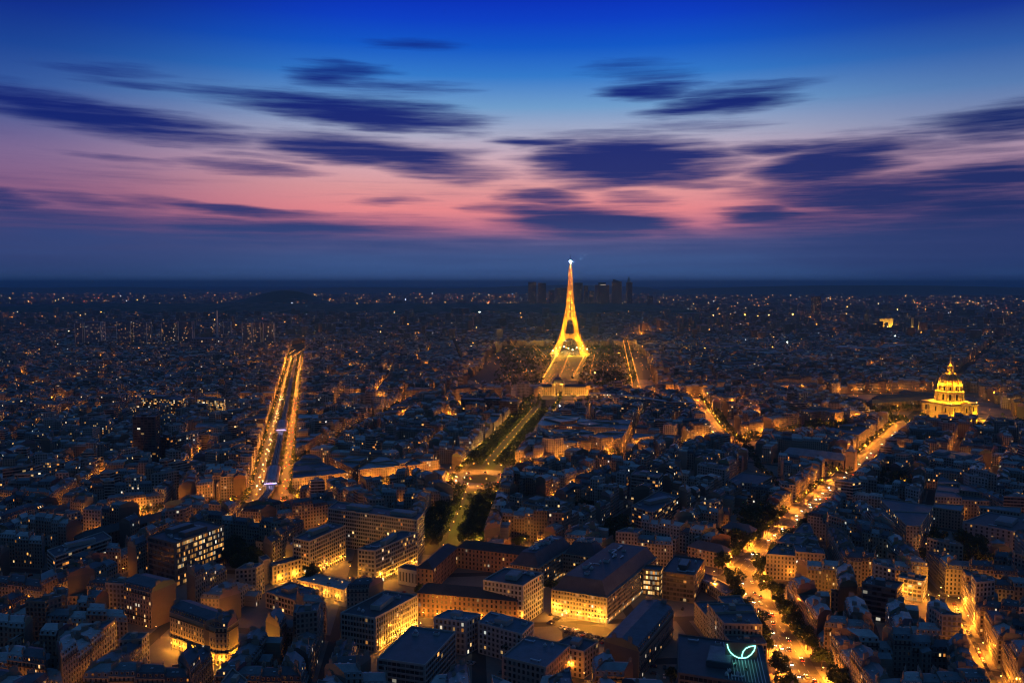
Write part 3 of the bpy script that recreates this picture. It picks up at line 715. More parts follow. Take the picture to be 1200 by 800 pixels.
# towers along the river and far away: (left, right, top, foot, label, body, lit)
FARS = [(88, 97, 379, 410, 'slim grey tower beside the wider pale riverside tower', .22, .04), (98, 118, 377.5, 410, 'wide pale-edged riverside tower left of the lit towers', .27, .06),
    (137, 155, 377, 411, 'riverside tower dotted with lights and one bright orange corner', .20, .06), (157, 173, 378, 411, 'riverside tower with pale vertical edges and lit windows', .22, .06),
    (188, 206, 378, 409, 'brown riverside tower with scattered lit windows', .19, .06), (208, 225, 377, 409, 'riverside tower with a white light near its top', .20, .06), (235, 253, 379, 398, 'broad lower riverside block left of the tall chimney', .22, .06),
    (261, 270.5, 377.5, 397, 'thin pale riverside tower right of the tall chimney', .30, .04), (283, 295, 379, 410, 'riverside tower with a white edge on its right', .21, .06), (297, 306, 378, 410, 'slim riverside tower between two white edges', .20, .06), (308, 321, 379, 410, 'last riverside tower before the viaduct boulevard', .20, .06),
    (222, 256, 397, 411, 'low broad block in front of the tall chimney', .20, .06), (379, 400, 404, 414, 'lit pale block at the far end of the viaduct boulevard', .30, .06)]
DEF = [(619, 628.5, 330.5, 357, 'far business tower with red roof light, leftmost of the group', .09, .05, 0), (630.5, 640, 331.8, 357, 'flat-topped far tower second in the group', .09, .05, 0), (651, 664, 337.5, 357, 'wide lower far block left of the iron tower', .09, .05, 0),
    (673, 683, 331.5, 357, 'far business tower just right of the iron tower', .09, .05, 0), (684, 689.5, 335, 357, 'thin far tower with a white top light', .09, .05, 0), (698, 714, 334, 357, 'broad far tower with bright white crown light', .09, .05, 1),
    (717, 729.6, 330, 357, 'far tower with a curved slanting top and red lights', .09, .05, 2), (734, 741, 331, 357, 'far tower with a pointed spire, last of the group', .09, .05, 3), (758, 766, 347, 358, 'short far block right of the business towers', .09, .05, 0), (643, 650, 340, 357, 'small far block between business towers', .09, .05, 0), (704, 711, 343, 358, 'low far block in front of the crown-lit tower', .09, .05, 0), (690, 697, 341, 357, 'small far block left of the crown-lit tower', .09, .05, 0)]

# ------------------------------------------------------------------ ministry, barracks, grand corner houses ...
def ridge_block(name, label, cat, wings, tint, rt, h, lit, rise, fl=3.4, wx=.42, bay=3.2, ducts=0, extra=None):
    """a building of several ridged wings: each wing (a, b, depth)"""
    c = cen([w[0] for w in wings] + [w[1] for w in wings]); root = thing(name, label, cat, (*c, 0)); sd = R.uniform(0, 90)
    for k, (a, b, dp) in enumerate(wings):
        w, rf = MB(), MB(); hk = h - .013 * k
        gable_wing(w, rf, a, b, dp, hk, tint, rt, sd + k * 9, lit, wx, rise - .007 * k, bay, fl)
        w.build('wall', root); rf.build('roof', root)
        d = unit(sub(b, a)); n = (-d[1], d[0])
        for j in range(ducts):
            pt = add(add(a, d, dist(a, b) * R.uniform(.2, .85)), n, dp * R.uniform(.38, .62)); put('rooftop_duct', R.choice(UNITS), (*pt, h + rise * .86), math.atan2(d[1], d[0]) + R.choice((0, math.pi / 2)), root)
    return root
def wing_poly(a, b, dp):
    d = unit(sub(b, a)); n = (-d[1], d[0]); return [a, b, add(b, n, dp), add(a, n, dp)]
def ministry():
    h = HM; a, b, c = MIN_A, MIN_B, MIN_C
    root = thing('ministry_building', 'large stone ministry with huge dark mansard roofs and roof ducts above a bright forecourt', 'ministry', (*b, 0))
    d = unit(sub(c, b)); e = unit(sub(a, b)); L, Wd = dist(b, c), dist(a, b)
    def mans(poly, nm, z, tint, lit, rise, inn):
        w, rf = MB(), MB(); poly = ccw(poly); n = len(poly); nfl = 6
        for i in range(n):
            p, q = poly[i], poly[(i + 1) % n]; w.wall(p, q, 0, z, 'concrete', tint)
        rows = []
        for i in range(n):
            p, q = poly[i], poly[(i + 1) % n]; LL = dist(p, q); dd = unit(sub(q, p)); o = (dd[1], -dd[0]); fh = z / nfl
            if not facing(p, q) or LL < 8: continue
            for k in range(nfl):
                w.box(add(lerp(p, q, .5), o, .1), (LL, .25, .3), math.atan2(dd[1], dd[0]), 'concrete', tint, z0=k * fh + fh * .06)
                mb = MB(); nb = round(LL / 2.2); A, B = add(add(p, dd, .6), o, .04), add(add(q, dd, -.6), o, .04); lf = .95 if k == 0 else lit
                mb.face([(*A, k * fh + .9), (*B, k * fh + .9), (*B, k * fh + fh * .82), (*A, k * fh + fh * .82)], 'facade', [(0, k + .22), (nb, k + .22), (nb, k + .78), (0, k + .78)], tuple(x * .8 for x in tint), (k * 3.3 + 17 + i, lf, .6)); rows.append(mb)
        w.build('wall', root)
        for mb in rows: mb.build('window_band', root)
        q, _ = inset(poly, [inn] * n); s, _ = inset(poly, [1.5] * n)
        w2 = [(*p, z) for p in poly]; rf.face(w2, 'roof', None, (.20, .19, .18))
        for i in range(n):
            j = (i + 1) % n; rf.face([(*s[i], z + .25), (*s[j], z + .25), (*q[j], z + rise), (*q[i], z + rise)], 'roof', None, (.075, .085, .11))
        rf.face([(*p, z + rise) for p in q], 'roof', None, (.06, .065, .08)); rf.build('roof', root)
        cq = q
        for k in range(16 if L > 30 else 8):
            u, v = R.uniform(.08, .92), R.uniform(.2, .8); pt = lerp(lerp(cq[0], cq[1], u), lerp(cq[3 % len(cq)], cq[2], u), v)
            put('rooftop_duct', R.choice(UNITS), (*pt, z + rise + .02), math.atan2(d[1], d[0]) + R.choice((0, 1.57)), root, scale=(R.uniform(.8, 1.5),) * 3)
    st = (.34, .30, .25)
    mans([b, c, add(c, e, Wd), add(b, e, Wd)], 'wing', h, st, .06, 9, 6.5)
    b2 = add(b, d, L * .38); far = Wd + 52
    mans([add(add(b, d, L - 21), e, Wd + .02), add(add(b, d, L - .1), e, Wd + .02), add(add(b, d, L - .1), e, far - 24.02), add(add(b, d, L - 21), e, far - 24.02)], 'back', h - .05, st, .05, 8.9, 6.4)
    mans([add(b2, e, far - 24), add(add(b, d, L), e, far - 24), add(add(b, d, L), e, far), add(b2, e, far)], 'wing', h - .1, st, .08, 8.8, 6.5)
HM = top_z(P(712, 731)[1], 711.6, 700)
MIN_A, MIN_B = P(646, 690, HM), P(711.6, 700, HM); MIN_C = P(771, 652, HM)
_d = unit(sub(MIN_C, MIN_B)); _e = unit(sub(MIN_A, MIN_B)); _W = dist(MIN_A, MIN_B); _L = dist(MIN_B, MIN_C)
keep(grow([MIN_A, MIN_B, MIN_C, add(MIN_C, _e, _W)], 3)); keep(grow([add(add(MIN_B, _d, _L * .38), _e, _W), add(MIN_C, _e, _W), add(MIN_C, _e, _W + 52), add(add(MIN_B, _d, _L * .38), _e, _W + 52)], 3))
FORE = [P(644, 726), P(712, 735), P(736, 752), P(660, 742)]      # lit forecourt with parked cars
keep(FORE)
# brick barracks round a court
HB = 17.0
BA = [P(489, 694, HB), P(606, 704, HB)]; BL = [P(507, 667, HB), P(536, 641, HB)]; BB = [P(536, 641, HB), P(628, 652, HB)]
keep(grow(wing_poly(BA[0], BA[1], 14), 2)); keep(grow(wing_poly(BB[0], BB[1], 13), 2)); keep(grow(wing_poly(BL[0], BL[1], 13), 3))
keep([BA[0], BA[1], BB[1], BB[0]]) if area([BA[0], BA[1], BB[1], BB[0]]) > 0 else None
# row of flats at the foot of the ministry, blank party wall in front
HR = 18.0
RA, RB = P(708, 751, HR), P(749, 763, HR); RC = P(789, 716, HR)
keep(grow([RA, RB, RC, add(RC, sub(RA, RB))], 1))
# grand corner house lit orange, and its neighbour
HK = 23.0
K = [P(199, 716, HK), P(252, 735, HK), P(266, 735, HK), P(279, 726, HK)]
keep(grow(wing_poly(K[0], K[1], 16), 1)); keep(grow(wing_poly(K[2], K[3], 16), 1))
HL = 25.0
LB = [P(144.5, 686, HL), P(177, 694, HL)]; keep(grow(wing_poly(LB[0], LB[1], 20), 1))
# slate-roofed convent by the boulevard
HX = 13.0
XA, XB = [P(846, 618, HX), P(881, 624, HX)], [P(806, 640, HX), P(849, 649, HX)]
keep(grow(wing_poly(*XA, 14), 2)); keep(grow(wing_poly(*XB, 14), 2))
# church with blue roof
CH = [P(917, 531, 14), P(1001, 541, 14)]; keep(grow(wing_poly(*CH, 26), 3)); _n = unit(sub(CH[1], CH[0])); _n = (_n[1] * 34, -_n[0] * 34); keep([add(CH[0], _n), add(CH[1], _n), CH[1], CH[0]])
for k in range(9): OPEN.append(add(lerp(CH[0], CH[1], k / 8), _n, .75))
keep([P(600, 466), P(602, 484), P(706, 484), P(700, 466)])
for k in range(46): OPEN.append(P(R.choice((R.uniform(602, 640), R.uniform(672, 702))), R.uniform(468, 483)))
EM = [P(614, 463, 0), P(694, 463, 0)]; keep(grow(wing_poly(*EM, 40), 20))
UN = [P(x, y) for x, y in ((690, 476), (720, 477), (747, 481), (781, 487), (816, 488))]
for u0, u1 in zip(UN, UN[1:]): keep(grow(wing_poly(u0, u1, 18), 2))
# walled court with long dark roofs on the left
HQ = 12.0
QA, QB = [P(96, 632, HQ), P(210, 602, HQ)], [P(0, 605, HQ), P(78, 590, HQ)]
keep(grow(wing_poly(*QA, 13), 2))
GARDENS = [[P(872, 605), P(905, 612), P(893, 640), P(858, 646)], [P(1128, 640), P(1160, 650), P(1152, 690), P(1128, 680)], [P(262, 648), P(305, 655), P(300, 680), P(265, 672)],
           [P(1035, 560), P(1075, 566), P(1062, 588), P(1028, 580)], [P(945, 498), P(1000, 505), P(985, 516), P(940, 510)], [P(716, 620), P(745, 628), P(730, 645), P(700, 638)], [P(1085, 640), P(1100, 640), P(1098, 668), P(1080, 666)]]
for q_ in (wing_poly(K[0], K[1], 16), wing_poly(K[2], K[3], 16), wing_poly(LB[0], LB[1], 20), wing_poly(BA[0], BA[1], 14), [MIN_A, MIN_B, MIN_C], wing_poly(*XA, 14), wing_poly(*XB, 14)): clear_front(q_, 20)
keep([P(455, 690), P(640, 648), P(716, 735), P(700, 762), P(640, 800), P(440, 800)])
for g in GARDENS: keep(g)
keep([P(345, 612), P(250, 608), P(262, 594), P(300, 582), P(345, 590)]); keep([P(180, 700), P(300, 775), P(285, 780), P(170, 712)])
YARD = [P(300, 690), P(415, 713), P(470, 690), P(372, 676)]; keep(YARD)

# ------------------------------------------------------------------ ground, pavements, roads
g = MB(); g.face([(-60000, -3000, 0), (60000, -3000, 0), (60000, 60000, 0), (-60000, 60000, 0)], 'ground'); tag(g.build('ground'), kind='structure')
EX = []
for p in EXCL:
    c = cen(p); EX.append((p, c, max(dist(c, q) for q in p)))
def blocked(q):
    c = cen(q); r = max(dist(c, k) for k in q)
    return any(dist(c, e[1]) < r + e[2] and hits(q, e[0]) for e in EX)
pave = MB(); LOTS = []; TREES = [(*p, R.uniform(1, 1.4), 'garden') for p in OPEN]; LAMPS = []
def zone(c):                              # share of modern flat-roofed houses
    x, y = c
    if x < -260 and y > 850: return .45
    if y < 720 and -260 < x < 150: return .15
    return .14
def lots_of(block, tg):
    n = len(block)
    kerb, kt = inset(block, [t.hw for t in tg])
    if len(kerb) < 3 or area(kerb) < 150: return
    c = cen(kerb)
    if not any(visible(*p, 12, 60) for p in kerb + [c]): return
    if c[1] < 1900: pave.face([(*p, .13) for p in kerb], 'pave'); [pave.wall(kerb[i], kerb[(i + 1) % len(kerb)], 0, .13, 'pave') for i in range(len(kerb))]
    for i in range(len(kerb)):
        st = tg[kt[i]]; a, b = kerb[i], kerb[(i + 1) % len(kerb)]; L = dist(a, b); d = unit(sub(b, a)); nn = (-d[1], d[0])
        far_end = (st.name == 'boulevard' and cen([a, b])[1] > 1400) or (st.name == 'viaduct' and cen([a, b])[1] > 2600)
        if far_end: continue
        if st.lamp and L > 12:
            sp = 27 if st.lamp > 4000 else 34
            for k in range(max(1, int(L / sp))):
                LAMPS.append((*add(add(a, d, (k + .5) * L / max(1, int(L / sp))), nn, .8), st.lamp, st.name, math.atan2(-nn[1], -nn[0])))
        if st.tree and L > 10:
            k = int(L / st.tree)
            for j in range(k):
                pt = add(add(a, d, (j + .5) * L / k + R.uniform(-1, 1)), nn, 2.4)
                if R.random() < .93: TREES.append((*pt, R.uniform(.95, 1.35), st.name))
    poly, pt = inset(kerb, [tg[k].sw for k in kt])
    if len(poly) < 3 or area(poly) < 120: return
    names = [tg[kt[k]].name for k in pt]
    bh = R.gauss(19.5, 1.8); ti = R.randrange(6); rti = R.randrange(4); dpt = 12.5; m = len(poly)
    inner, it = inset(poly, [dpt] * m)
    if len(inner) == m and area(inner) > 60:
        ins2, _ = inset(inner, [3.0] * m)
        for i in range(m):
            a, b = poly[i], poly[(i + 1) % m]; j = it.index(i); a2, b2 = inner[j], inner[(j + 1) % m]; L = dist(a, b)
            k = max(1, round(L / R.uniform(11, 17)))
            cuts = [0] + [min(.98, max(.02, (s + R.uniform(-.15, .15)) / k)) for s in range(1, k)] + [1]
            for s in range(k):
                t0, t1 = cuts[s], cuts[s + 1]
                q = [lerp(a, b, t0), lerp(a, b, t1), lerp(a2, b2, t1), lerp(a2, b2, t0)]
                modern = R.random() < zone(c); h = max(9, bh + R.gauss(0, 2.3)); r = R.random()
                if modern: h = R.choice((16, 19, 22, 25, 28, 31)) if r < .85 else R.uniform(8, 12)
                elif r < .09: h = R.uniform(7, 13)
                wing = None
                if ins2 and R.random() < .5 and 0 < s < k - 1:
                    w0, w1 = lerp(q[3], q[2], .08), lerp(q[3], q[2], R.uniform(.42, .6)); dd = unit(sub(b, a)); nn = (-dd[1], dd[0]); wl = R.uniform(5, 12)
                    v = [w0, w1, add(w1, nn, wl), add(w0, nn, wl)]
                    if all(inside(p, ins2) for p in v[2:]): wing = v
                if not blocked(q): LOTS.append(dict(q=q, h=h, modern=modern, tint=R.choice((ti, ti, R.randrange(6))), rt=R.choice((rti, rti, R.randrange(4))), wing=wing, st=names[i], seed=R.uniform(0, 99), lit=R.choice((.01, .02, .04, .08)), corner=(s == 0 or s == k - 1)))
        if area(inner) > 500 and R.random() < .5:
            for _ in range(R.randint(1, 5)):
                p = cen(inner); TREES.append((p[0] + R.gauss(0, 5), p[1] + R.gauss(0, 5), R.uniform(.7, 1.2), 'court'))
    else:                                  # a small or pointed block: one or a few free-standing houses
        parts = [(poly, [None] * m)]
        for _ in range(3):
            nx = []
            for p, t in parts:
                if area(p) > 420:
                    k = max(range(len(p)), key=lambda i: dist(p[i], p[(i + 1) % len(p)])); e0, e1 = p[k], p[(k + 1) % len(p)]; d = unit(sub(e1, e0))
                    nx += split([(p, t)], lerp(e0, e1, .5), add(lerp(e0, e1, .5), (-d[1], d[0])), None)
                else: nx.append((p, t))
            parts = nx
        for p, t in parts:
            if area(p) > 50 and not blocked(p): LOTS.append(dict(q=p, h=max(9, bh + R.gauss(0, 2)), modern=True, tint=R.choice((ti, R.randrange(6))), rt=rti, wing=None, st='street', seed=R.uniform(0, 99), lit=.07, corner=True, hip=True))
for poly, tg in blocks: lots_of(ccw(poly), tg)
tag(pave.build('pavement'), kind='structure')

# carriageways of the avenues, each a sheet with painted lines
road, marks = MB(), MB()
def strip(mb, a, b, w, z, mat):
    d = unit(sub(b, a)); n = (-d[1], d[0]); mb.face([(*add(a, n, -w), z), (*add(b, n, -w), z), (*add(b, n, w), z), (*add(a, n, w), z)], mat)
zr = .02
for nm in ('boulevard', 'lower', 'breteuil', 'viaduct', 'duquesne', 'suffren', 'vaneau', 'masseran', 'duquesnelow'):
    a, b, st = MAIN[nm]; zr += .006; strip(road, a, b, st.hw - .3, zr, 'asphalt')
    L = dist(a, b); d = unit(sub(b, a)); n = (-d[1], d[0])
    if L < 900 and nm not in ('suffren',):
        for off in ((0, -st.hw / 2, st.hw / 2) if st.hw > 6 else (0,)):
            for k in range(int(L / 9)): p = add(add(a, d, k * 9 + 2), n, off); strip(marks, p, add(p, d, 3.5), .09, zr + .03, 'paint')
def zebra(p, d, w, z=.115):
    n = (-d[1], d[0])
    for k in range(int(w / 1.1)):
        q = add(p, n, (k - w / 2.2) * 1.1); strip(marks, q, add(q, d, 4.0), .28, z, 'paint')
db = unit(sub(MAIN['boulevard'][1], MAIN['boulevard'][0])); dl = unit(sub(MAIN['lower'][1], MAIN['lower'][0]))
zebra(add(MAIN['boulevard'][0], db, 26), db, 19); zebra(add(MAIN['lower'][0], dl, 22), dl, 17); zebra(add(MAIN['boulevard'][0], db, 238), db, 19); zebra(add(MAIN['boulevard'][0], db, 268), db, 19)
for k, pl in enumerate(([(JUNC[0] + 30 * math.cos(a), JUNC[1] + 30 * math.sin(a)) for a in [i * math.pi / 12 for i in range(24)]], [(PLACE[0] + 46 * math.cos(a), PLACE[1] + 46 * math.sin(a)) for a in [i * math.pi / 18 for i in range(36)]], FORE, YARD)):
    road.face([(*p, .14 + .004 * k) for p in pl], 'asphalt' if k < 3 else 'pave')
tag(road.build('road'), kind='structure'); tag(marks.build('road_markings'), kind='structure')
isl = MB(); isl.lathe([(21, .15), (21, .32), (0, .34)], PLACE, 36, 'lawn')
for nm in ('saxe', 'saxelow'):
    a, b, st = MAIN[nm]; d = unit(sub(b, a)); strip(isl, add(a, d, 52), b, 6, .16, 'lawn'); n = (-d[1], d[0]); L = dist(a, b)
    for k in range(int((L - 60) / 9.5)):
        for off in (-25, -18, -10.5, 10.5, 18, 25):
            if R.random() < .92: TREES.append((*add(add(a, d, 58 + k * 9.5 + R.uniform(-1.2, 1.2)), n, off + R.uniform(-.8, .8)), R.uniform(1.1, 1.4), nm))
    for k in range(int((L - 60) / 26)):
        for off in (-5, 5): LAMPS.append((*add(add(a, d, 66 + k * 26), n, off), 3600, nm + ' lawn', 0))
tag(isl.build('lawn'), kind='structure')
a_, b_, _ = MAIN['viaduct']; d_ = unit(sub(b_, a_)); n_ = (-d_[1], d_[0])
for k in range(58):
    for off in (-7.5, 7.5):
        for q_ in (0, 11, 21):
            if R.random() < .72 and k > 2: TREES.append((*add(add(a_, d_, k * 30 + q_ + R.uniform(-2, 2)), n_, off + R.uniform(-1, 1)), R.uniform(.7, 1.15), 'viaduct'))
    for off in (-13, 13): LAMPS.append((*add(add(a_, d_, 8 + k * 30), n_, off + R.uniform(-2, 2)), 9000, 'viaduct', math.atan2(n_[1], n_[0])))
for i in range(14): a = i * math.pi / 7; LAMPS.append((PLACE[0] + 40 * math.cos(a), PLACE[1] + 40 * math.sin(a), 20000, 'roundabout', a + math.pi))
for i in range(6): a = i * math.pi / 3 + .3; LAMPS.append((JUNC[0] + 24 * math.cos(a), JUNC[1] + 24 * math.sin(a), 9000, 'crossing', a + math.pi))
for p, w in (((476, 752), 9000), ((490, 744), 9000), ((322, 668), 4500), ((333, 665), 4500), ((345, 662), 4500), ((352, 690), 5500), ((368, 692), 5500), ((384, 690), 8000), ((402, 695), 9000), ((408, 690), 5500), ((360, 668), 9000), ((391, 661), 9000), ((413, 675), 5500), ((430, 678), 5500), ((458, 676), 6500), ((446, 684), 5000),
    ((648, 722), 7000), ((660, 729), 5000), ((676, 732), 5000), ((692, 735), 5000), ((708, 738), 5000), ((652, 700), 4000), ((543, 664), 5000), ((566, 668), 6000), ((571, 667), 4000), ((217, 752), 9000), ((230, 757), 9000), ((245, 762), 9000), ((262, 764), 7000), ((205, 745), 6000), ((297, 770), 8000), ((342, 754), 6000), ((498, 712), 5000), ((512, 706), 3500),
    ((788, 745), 4000), ((775, 758), 4000), ((776, 720), 2000), ((574, 633), 8000), ((590, 637), 9000), ((600, 630), 8000), ((615, 641), 5000), ((632, 645), 5000), ((556, 628), 5000), ((486, 633), 5000), ((500, 640), 6000), ((520, 650), 3000), ((1056, 705), 5000), ((1070, 708), 4000), ((1110, 712), 8000), ((1100, 700), 5000), ((920, 700), 3000), ((950, 706), 3500), ((980, 711), 3500), ((1004, 716), 3000), ((1130, 716), 3000), ((1165, 722), 2500), ((880, 637), 1500),
    ((260, 583), 9000), ((277, 592), 9000), ((290, 600), 8000), ((240, 600), 4000), ((232, 606), 4000), ((268, 608), 6000), ((470, 575), 3000), ((433, 574), 5000), ((410, 590), 4000), ((380, 585), 3000)):
    LAMPS.append((*P(*p), w * .55, 'yard', R.uniform(0, 6.28)))
def added_wall_lamps(a, b, w, step=9, off=2.6):   # lanterns added close before wall a-b to brighten its lower storeys
    d = unit(sub(b, a)); o = (d[1], -d[0]); n = max(1, int(dist(a, b) / step))
    if not facing(a, b): return
    for k in range(n): LAMPS.append((*add(lerp(a, b, (k + .5) / n), o, off), w, 'wall lamp', math.atan2(-o[1], -o[0])))
for lab, w in (('white concrete office with close', 2600), ('long cream slab', 1900), ('beige slab block', 1700), ('low school wing', 2600), ('low white hall', 1600), ('orange-lit modern block', 1500)):
    for fn, poly, a, k in HERO:
        if a[1].startswith(lab):
            for i in range(4):
                p, q = ccw(poly)[i], ccw(poly)[(i + 1) % 4]
                if q[1] > p[1] or lab.startswith('low'): added_wall_lamps(p, q, w)
for q_ in (K[0:2], K[1:3], K[2:4]): added_wall_lamps(q_[0], q_[1], 2600, 8)
added_wall_lamps(MIN_A, MIN_B, 1900, 7); added_wall_lamps(BA[0], BA[1], 900, 9)
for p, w in (((118, 563), 9000), ((127, 565), 6000), ((107, 534), 9000), ((258, 508), 9000), ((264, 506), 9000), ((172, 566), 5000), ((483, 466), 14000), ((497, 461), 14000), ((505, 474), 14000), ((512, 473), 12000), ((525, 472), 9000), ((471, 493), 12000), ((468, 486), 9000), ((490, 462), 9000), ((530, 457), 9000), ((731, 507), 14000), ((737, 503), 9000), ((781, 466), 14000), ((790, 464), 14000), ((770, 463), 14000), ((800, 468), 14000), ((812, 470), 12000), ((740, 462), 12000), ((722, 462), 9000), ((757, 461), 12000), ((700, 462), 9000), ((832, 482), 12000), ((826, 489), 9000), ((838, 512), 12000), ((880, 478), 12000), ((872, 479), 12000), ((887, 478), 12000), ((1004, 493), 12000), ((1015, 492), 12000), ((995, 490), 9000), ((1040, 497), 12000), ((1050, 495), 12000), ((1010, 575), 9000), ((1060, 573), 6000), ((905, 470), 5000), ((620, 462), 14000), ((612, 463), 9000), ((640, 463), 9000), ((660, 462), 9000), ((675, 463), 9000), ((688, 464), 9000), ((1190, 470), 9000), ((1175, 466), 9000)):
    x, y = P(*p); LAMPS.append((x, y, w, 'far', 0))

# ------------------------------------------------------------------ pick the 300 apartment houses that show largest; the rest is the mass of the city
for l in LOTS:
    l['c'] = cen(l['q']); l['D'] = math.hypot(*l['c']); a, b = proj(*l['c'], l['h']); l['px'] = (a, b); a2, b2 = proj(*l['c'], 0)
    l['in'] = -6 < a < 1206 and b < 800 and l['c'][1] > 300
cand = sorted([l for l in LOTS if l['in'] and area(l['q']) > 60], key=lambda l: l['D'])
near = cand[:300]
for i, l in enumerate(near): l['near'] = i
city = MB()
def to_city(l):
    if l['D'] > 1500: l['lit'] *= .6
    if l.get('hip'):
        flat_shell(l['q'], l['h'], STONES[l['tint']], ROOFS[l['rt']], l['seed'], l['lit'], city, city, .46, 2.7, para=0 if l['D'] > 1500 else .7); return
    if l['modern']:
        flat_shell(l['q'], l['h'], R.choice(((.42, .42, .42), (.36, .35, .34), (.46, .45, .43), (.3, .27, .25))), R.choice(((.08, .09, .1), (.14, .15, .17), (.22, .24, .27))), l['seed'], l['lit'] * 1.6, city, city, R.choice((.5, .6, .95)), 3.0, para=0 if l['D'] > 1500 else .7)
        c = l['c']; city.box(c, (R.uniform(3, 6), R.uniform(3, 5), R.uniform(1.8, 3)), R.uniform(0, 3), 'concrete', (.4, .4, .4), z0=l['h'] + .12)
        return
    nf, (s0, s1, c0, c1, z1, z2) = haus_shell(l['q'], l['h'], STONES[l['tint']], ROOFS[l['rt']], l['seed'], l['lit'], city, city)
    if l['D'] < 2200:
      for a, b in ((l['q'][1], l['q'][2]), (l['q'][3], l['q'][0])):
        if dist(a, b) > 5 and R.random() < .75:
            d = unit(sub(b, a)); n = (-d[1], d[0]); stack(city, add(lerp(a, b, R.choice((.3, .7, .5))), n, .42), d, R.uniform(2, 4), l['h'] + 1.2, z2 + R.uniform(.5, 1.5), l['D'] < 1000)
    if l['wing']: wing_shell(city, city, l)
    if l['D'] < 1700:
        for _ in range(R.randint(1, 4)):
            g = lerp(lerp(s0, s1, R.uniform(.15, .85)), lerp(c0, c1, R.uniform(.2, .8)), R.uniform(.2, .8)); city.box(g, (1.2, .9, .5), math.atan2(*reversed(sub(s1, s0))), R.choice(('steel', 'roof')), (.3, .33, .36), z0=(z1 + z2) / 2 + .1)
def wing_shell(w, rf, l):
    v = l['wing']; h = l['h'] * R.uniform(.55, .98)
    for i in range(4):
        if i == 0: continue
        w.wall(v[i], v[(i + 1) % 4], 0, h if i != 1 else h, 'facade', STONES[l['tint']], (l['seed'] + 31 + i, l['lit'], .42 if i != 1 else 0), max(1, round(dist(v[i], v[(i + 1) % 4]) / 2.8)), max(2, round(h / 3.1)))
    w.face([(*v[0], h), (*v[3], h), (*v[3], h + 1.8)], 'concrete', None, STONES[l['tint']])
    w.face([(*v[2], h), (*v[1], h), (*v[1], h + .02)], 'concrete', None, STONES[l['tint']])
    rf.face([(*v[1], h), (*v[2], h), (*v[3], h + 1.8), (*v[0], h + 1.8)], 'roof', None, ROOFS[l['rt']])
    w.face([(*v[2], h), (*v[3], h), (*v[3], h + 1.8)], 'concrete', None, STONES[l['tint']])
for l in LOTS:
    if 'near' not in l and (l['in'] or visible(*l['c'], 10, 120)): to_city(l)
FARKEEP = [(P(1038.5, 384.5), 75), (add(P(1038.5, 384.5), (-40, -150)), 80), (add(P(1038.5, 384.5), (-60, -260)), 70), (P(957, 374), 80)]
# farther out: coarser blocks to the edge of the plain
BOIS = lambda x, y: 6000 < y < 8700 and x < 1500
for (y0, y1, stp, ws) in ((3080, 5000, 44, (18, 36)), (5000, 8000, 82, (24, 60)), (8000, 17000, 210, (40, 110))):
    y = y0
    while y < y1:
        x = -.66 * y
        while x < .66 * y:
            c = (x + R.uniform(-.4, .4) * stp, y + R.uniform(-.4, .4) * stp); x += stp
            if BOIS(*c) or any(dist(c, k) < e for k, e in FARKEEP) or math.hypot(c[0] - 191, c[1] - 2900) < 330 or R.random() < .12: continue
            z = math.sin(c[0] / 700) + math.cos(c[1] / 900); a = z * 1.3 + R.gauss(0, .08); h = R.gauss(19, 4) if R.random() > .07 else R.uniform(28, 62)
            sx, sy = R.uniform(*ws), R.uniform(*ws) * .7; ca, sa = math.cos(a), math.sin(a)
            q = [(c[0] + ca * u * sx - sa * v * sy, c[1] + sa * u * sx + ca * v * sy) for u, v in ((-.5, -.5), (.5, -.5), (.5, .5), (-.5, .5))]
            flat_shell(q, max(8, h), R.choice(STONES), R.choice(ROOFS), R.uniform(0, 99), R.choice((.004, .01, .02)), city, city, .5, 3.2, para=0)
        y += stp
tag(city.build('city_buildings'), 'mass of dark zinc-roofed city buildings with scattered lit windows reaching to the horizon', 'city', kind='stuff')
print('lots', len(LOTS), 'near', len(near), 'maxD', near[-1]['D'], 'cityfaces', len(city.ls), 'trees', len(TREES), 'lamps', len(LAMPS))

# heroes
for fn, poly, a, k in HERO: fn(poly, *a, **k)
ministry()
BRICK = (.26, .13, .075); SLATE = (.035, .038, .045)
ridge_block('brick_barracks', 'brick barracks with dark ridged roofs around a dim court, front wall glowing orange', 'barracks', [(BA[0], BA[1], 14), (BL[0], BL[1], 13), (BB[0], BB[1], 13)], (.30, .19, .13), SLATE, HB, .03, 5)
hp = 16.0
ofc((466, 666), (498, 672), (507, 667), 690, 'gate_pavilion', 'white pavilion with tall dark windows at the corner of the brick barracks', 'pavilion', tint=(.5, .49, .46), fl=8, bay=3, wx=.35, lit=0, plant=0, units=0, rt=SLATE, ledge=False)
fn, poly, a, k = HERO[-1]; fn(poly, *a, **k)
dd = unit(sub(RC, RB)); nA = (-dd[1], dd[0])
apartment([RB, RC, add(RC, sub(RA, RB)), RA] if area([RB, RC, add(RC, sub(RA, RB)), RA]) > 0 else [RA, add(RC, sub(RA, RB)), RC, RB], HR, STONES[1], (.10, .12, .16), 5, .05, 'mansard row of flats with roof windows below the ministry, blank end wall in front', None, 2, name='apartment_row')
apartment(wing_poly(K[0], K[1], 16), HK, (.46, .36, .24), (.10, .11, .14), 12, .06, 'grand corner house with balconies washed in bright orange street light, left wing', None, 2)
apartment([K[1], K[2], add(K[2], (3, 10)), add(K[1], (-3, 10))], HK, (.46, .36, .24), (.10, .11, .14), 13, .06, 'narrow chamfered corner bay of the grand orange-lit corner house', None, 2)
apartment(wing_poly(K[2], K[3], 16), HK, (.46, .36, .24), (.10, .11, .14), 14, .06, 'right wing of the grand orange-lit corner house facing the side street', None, 2)
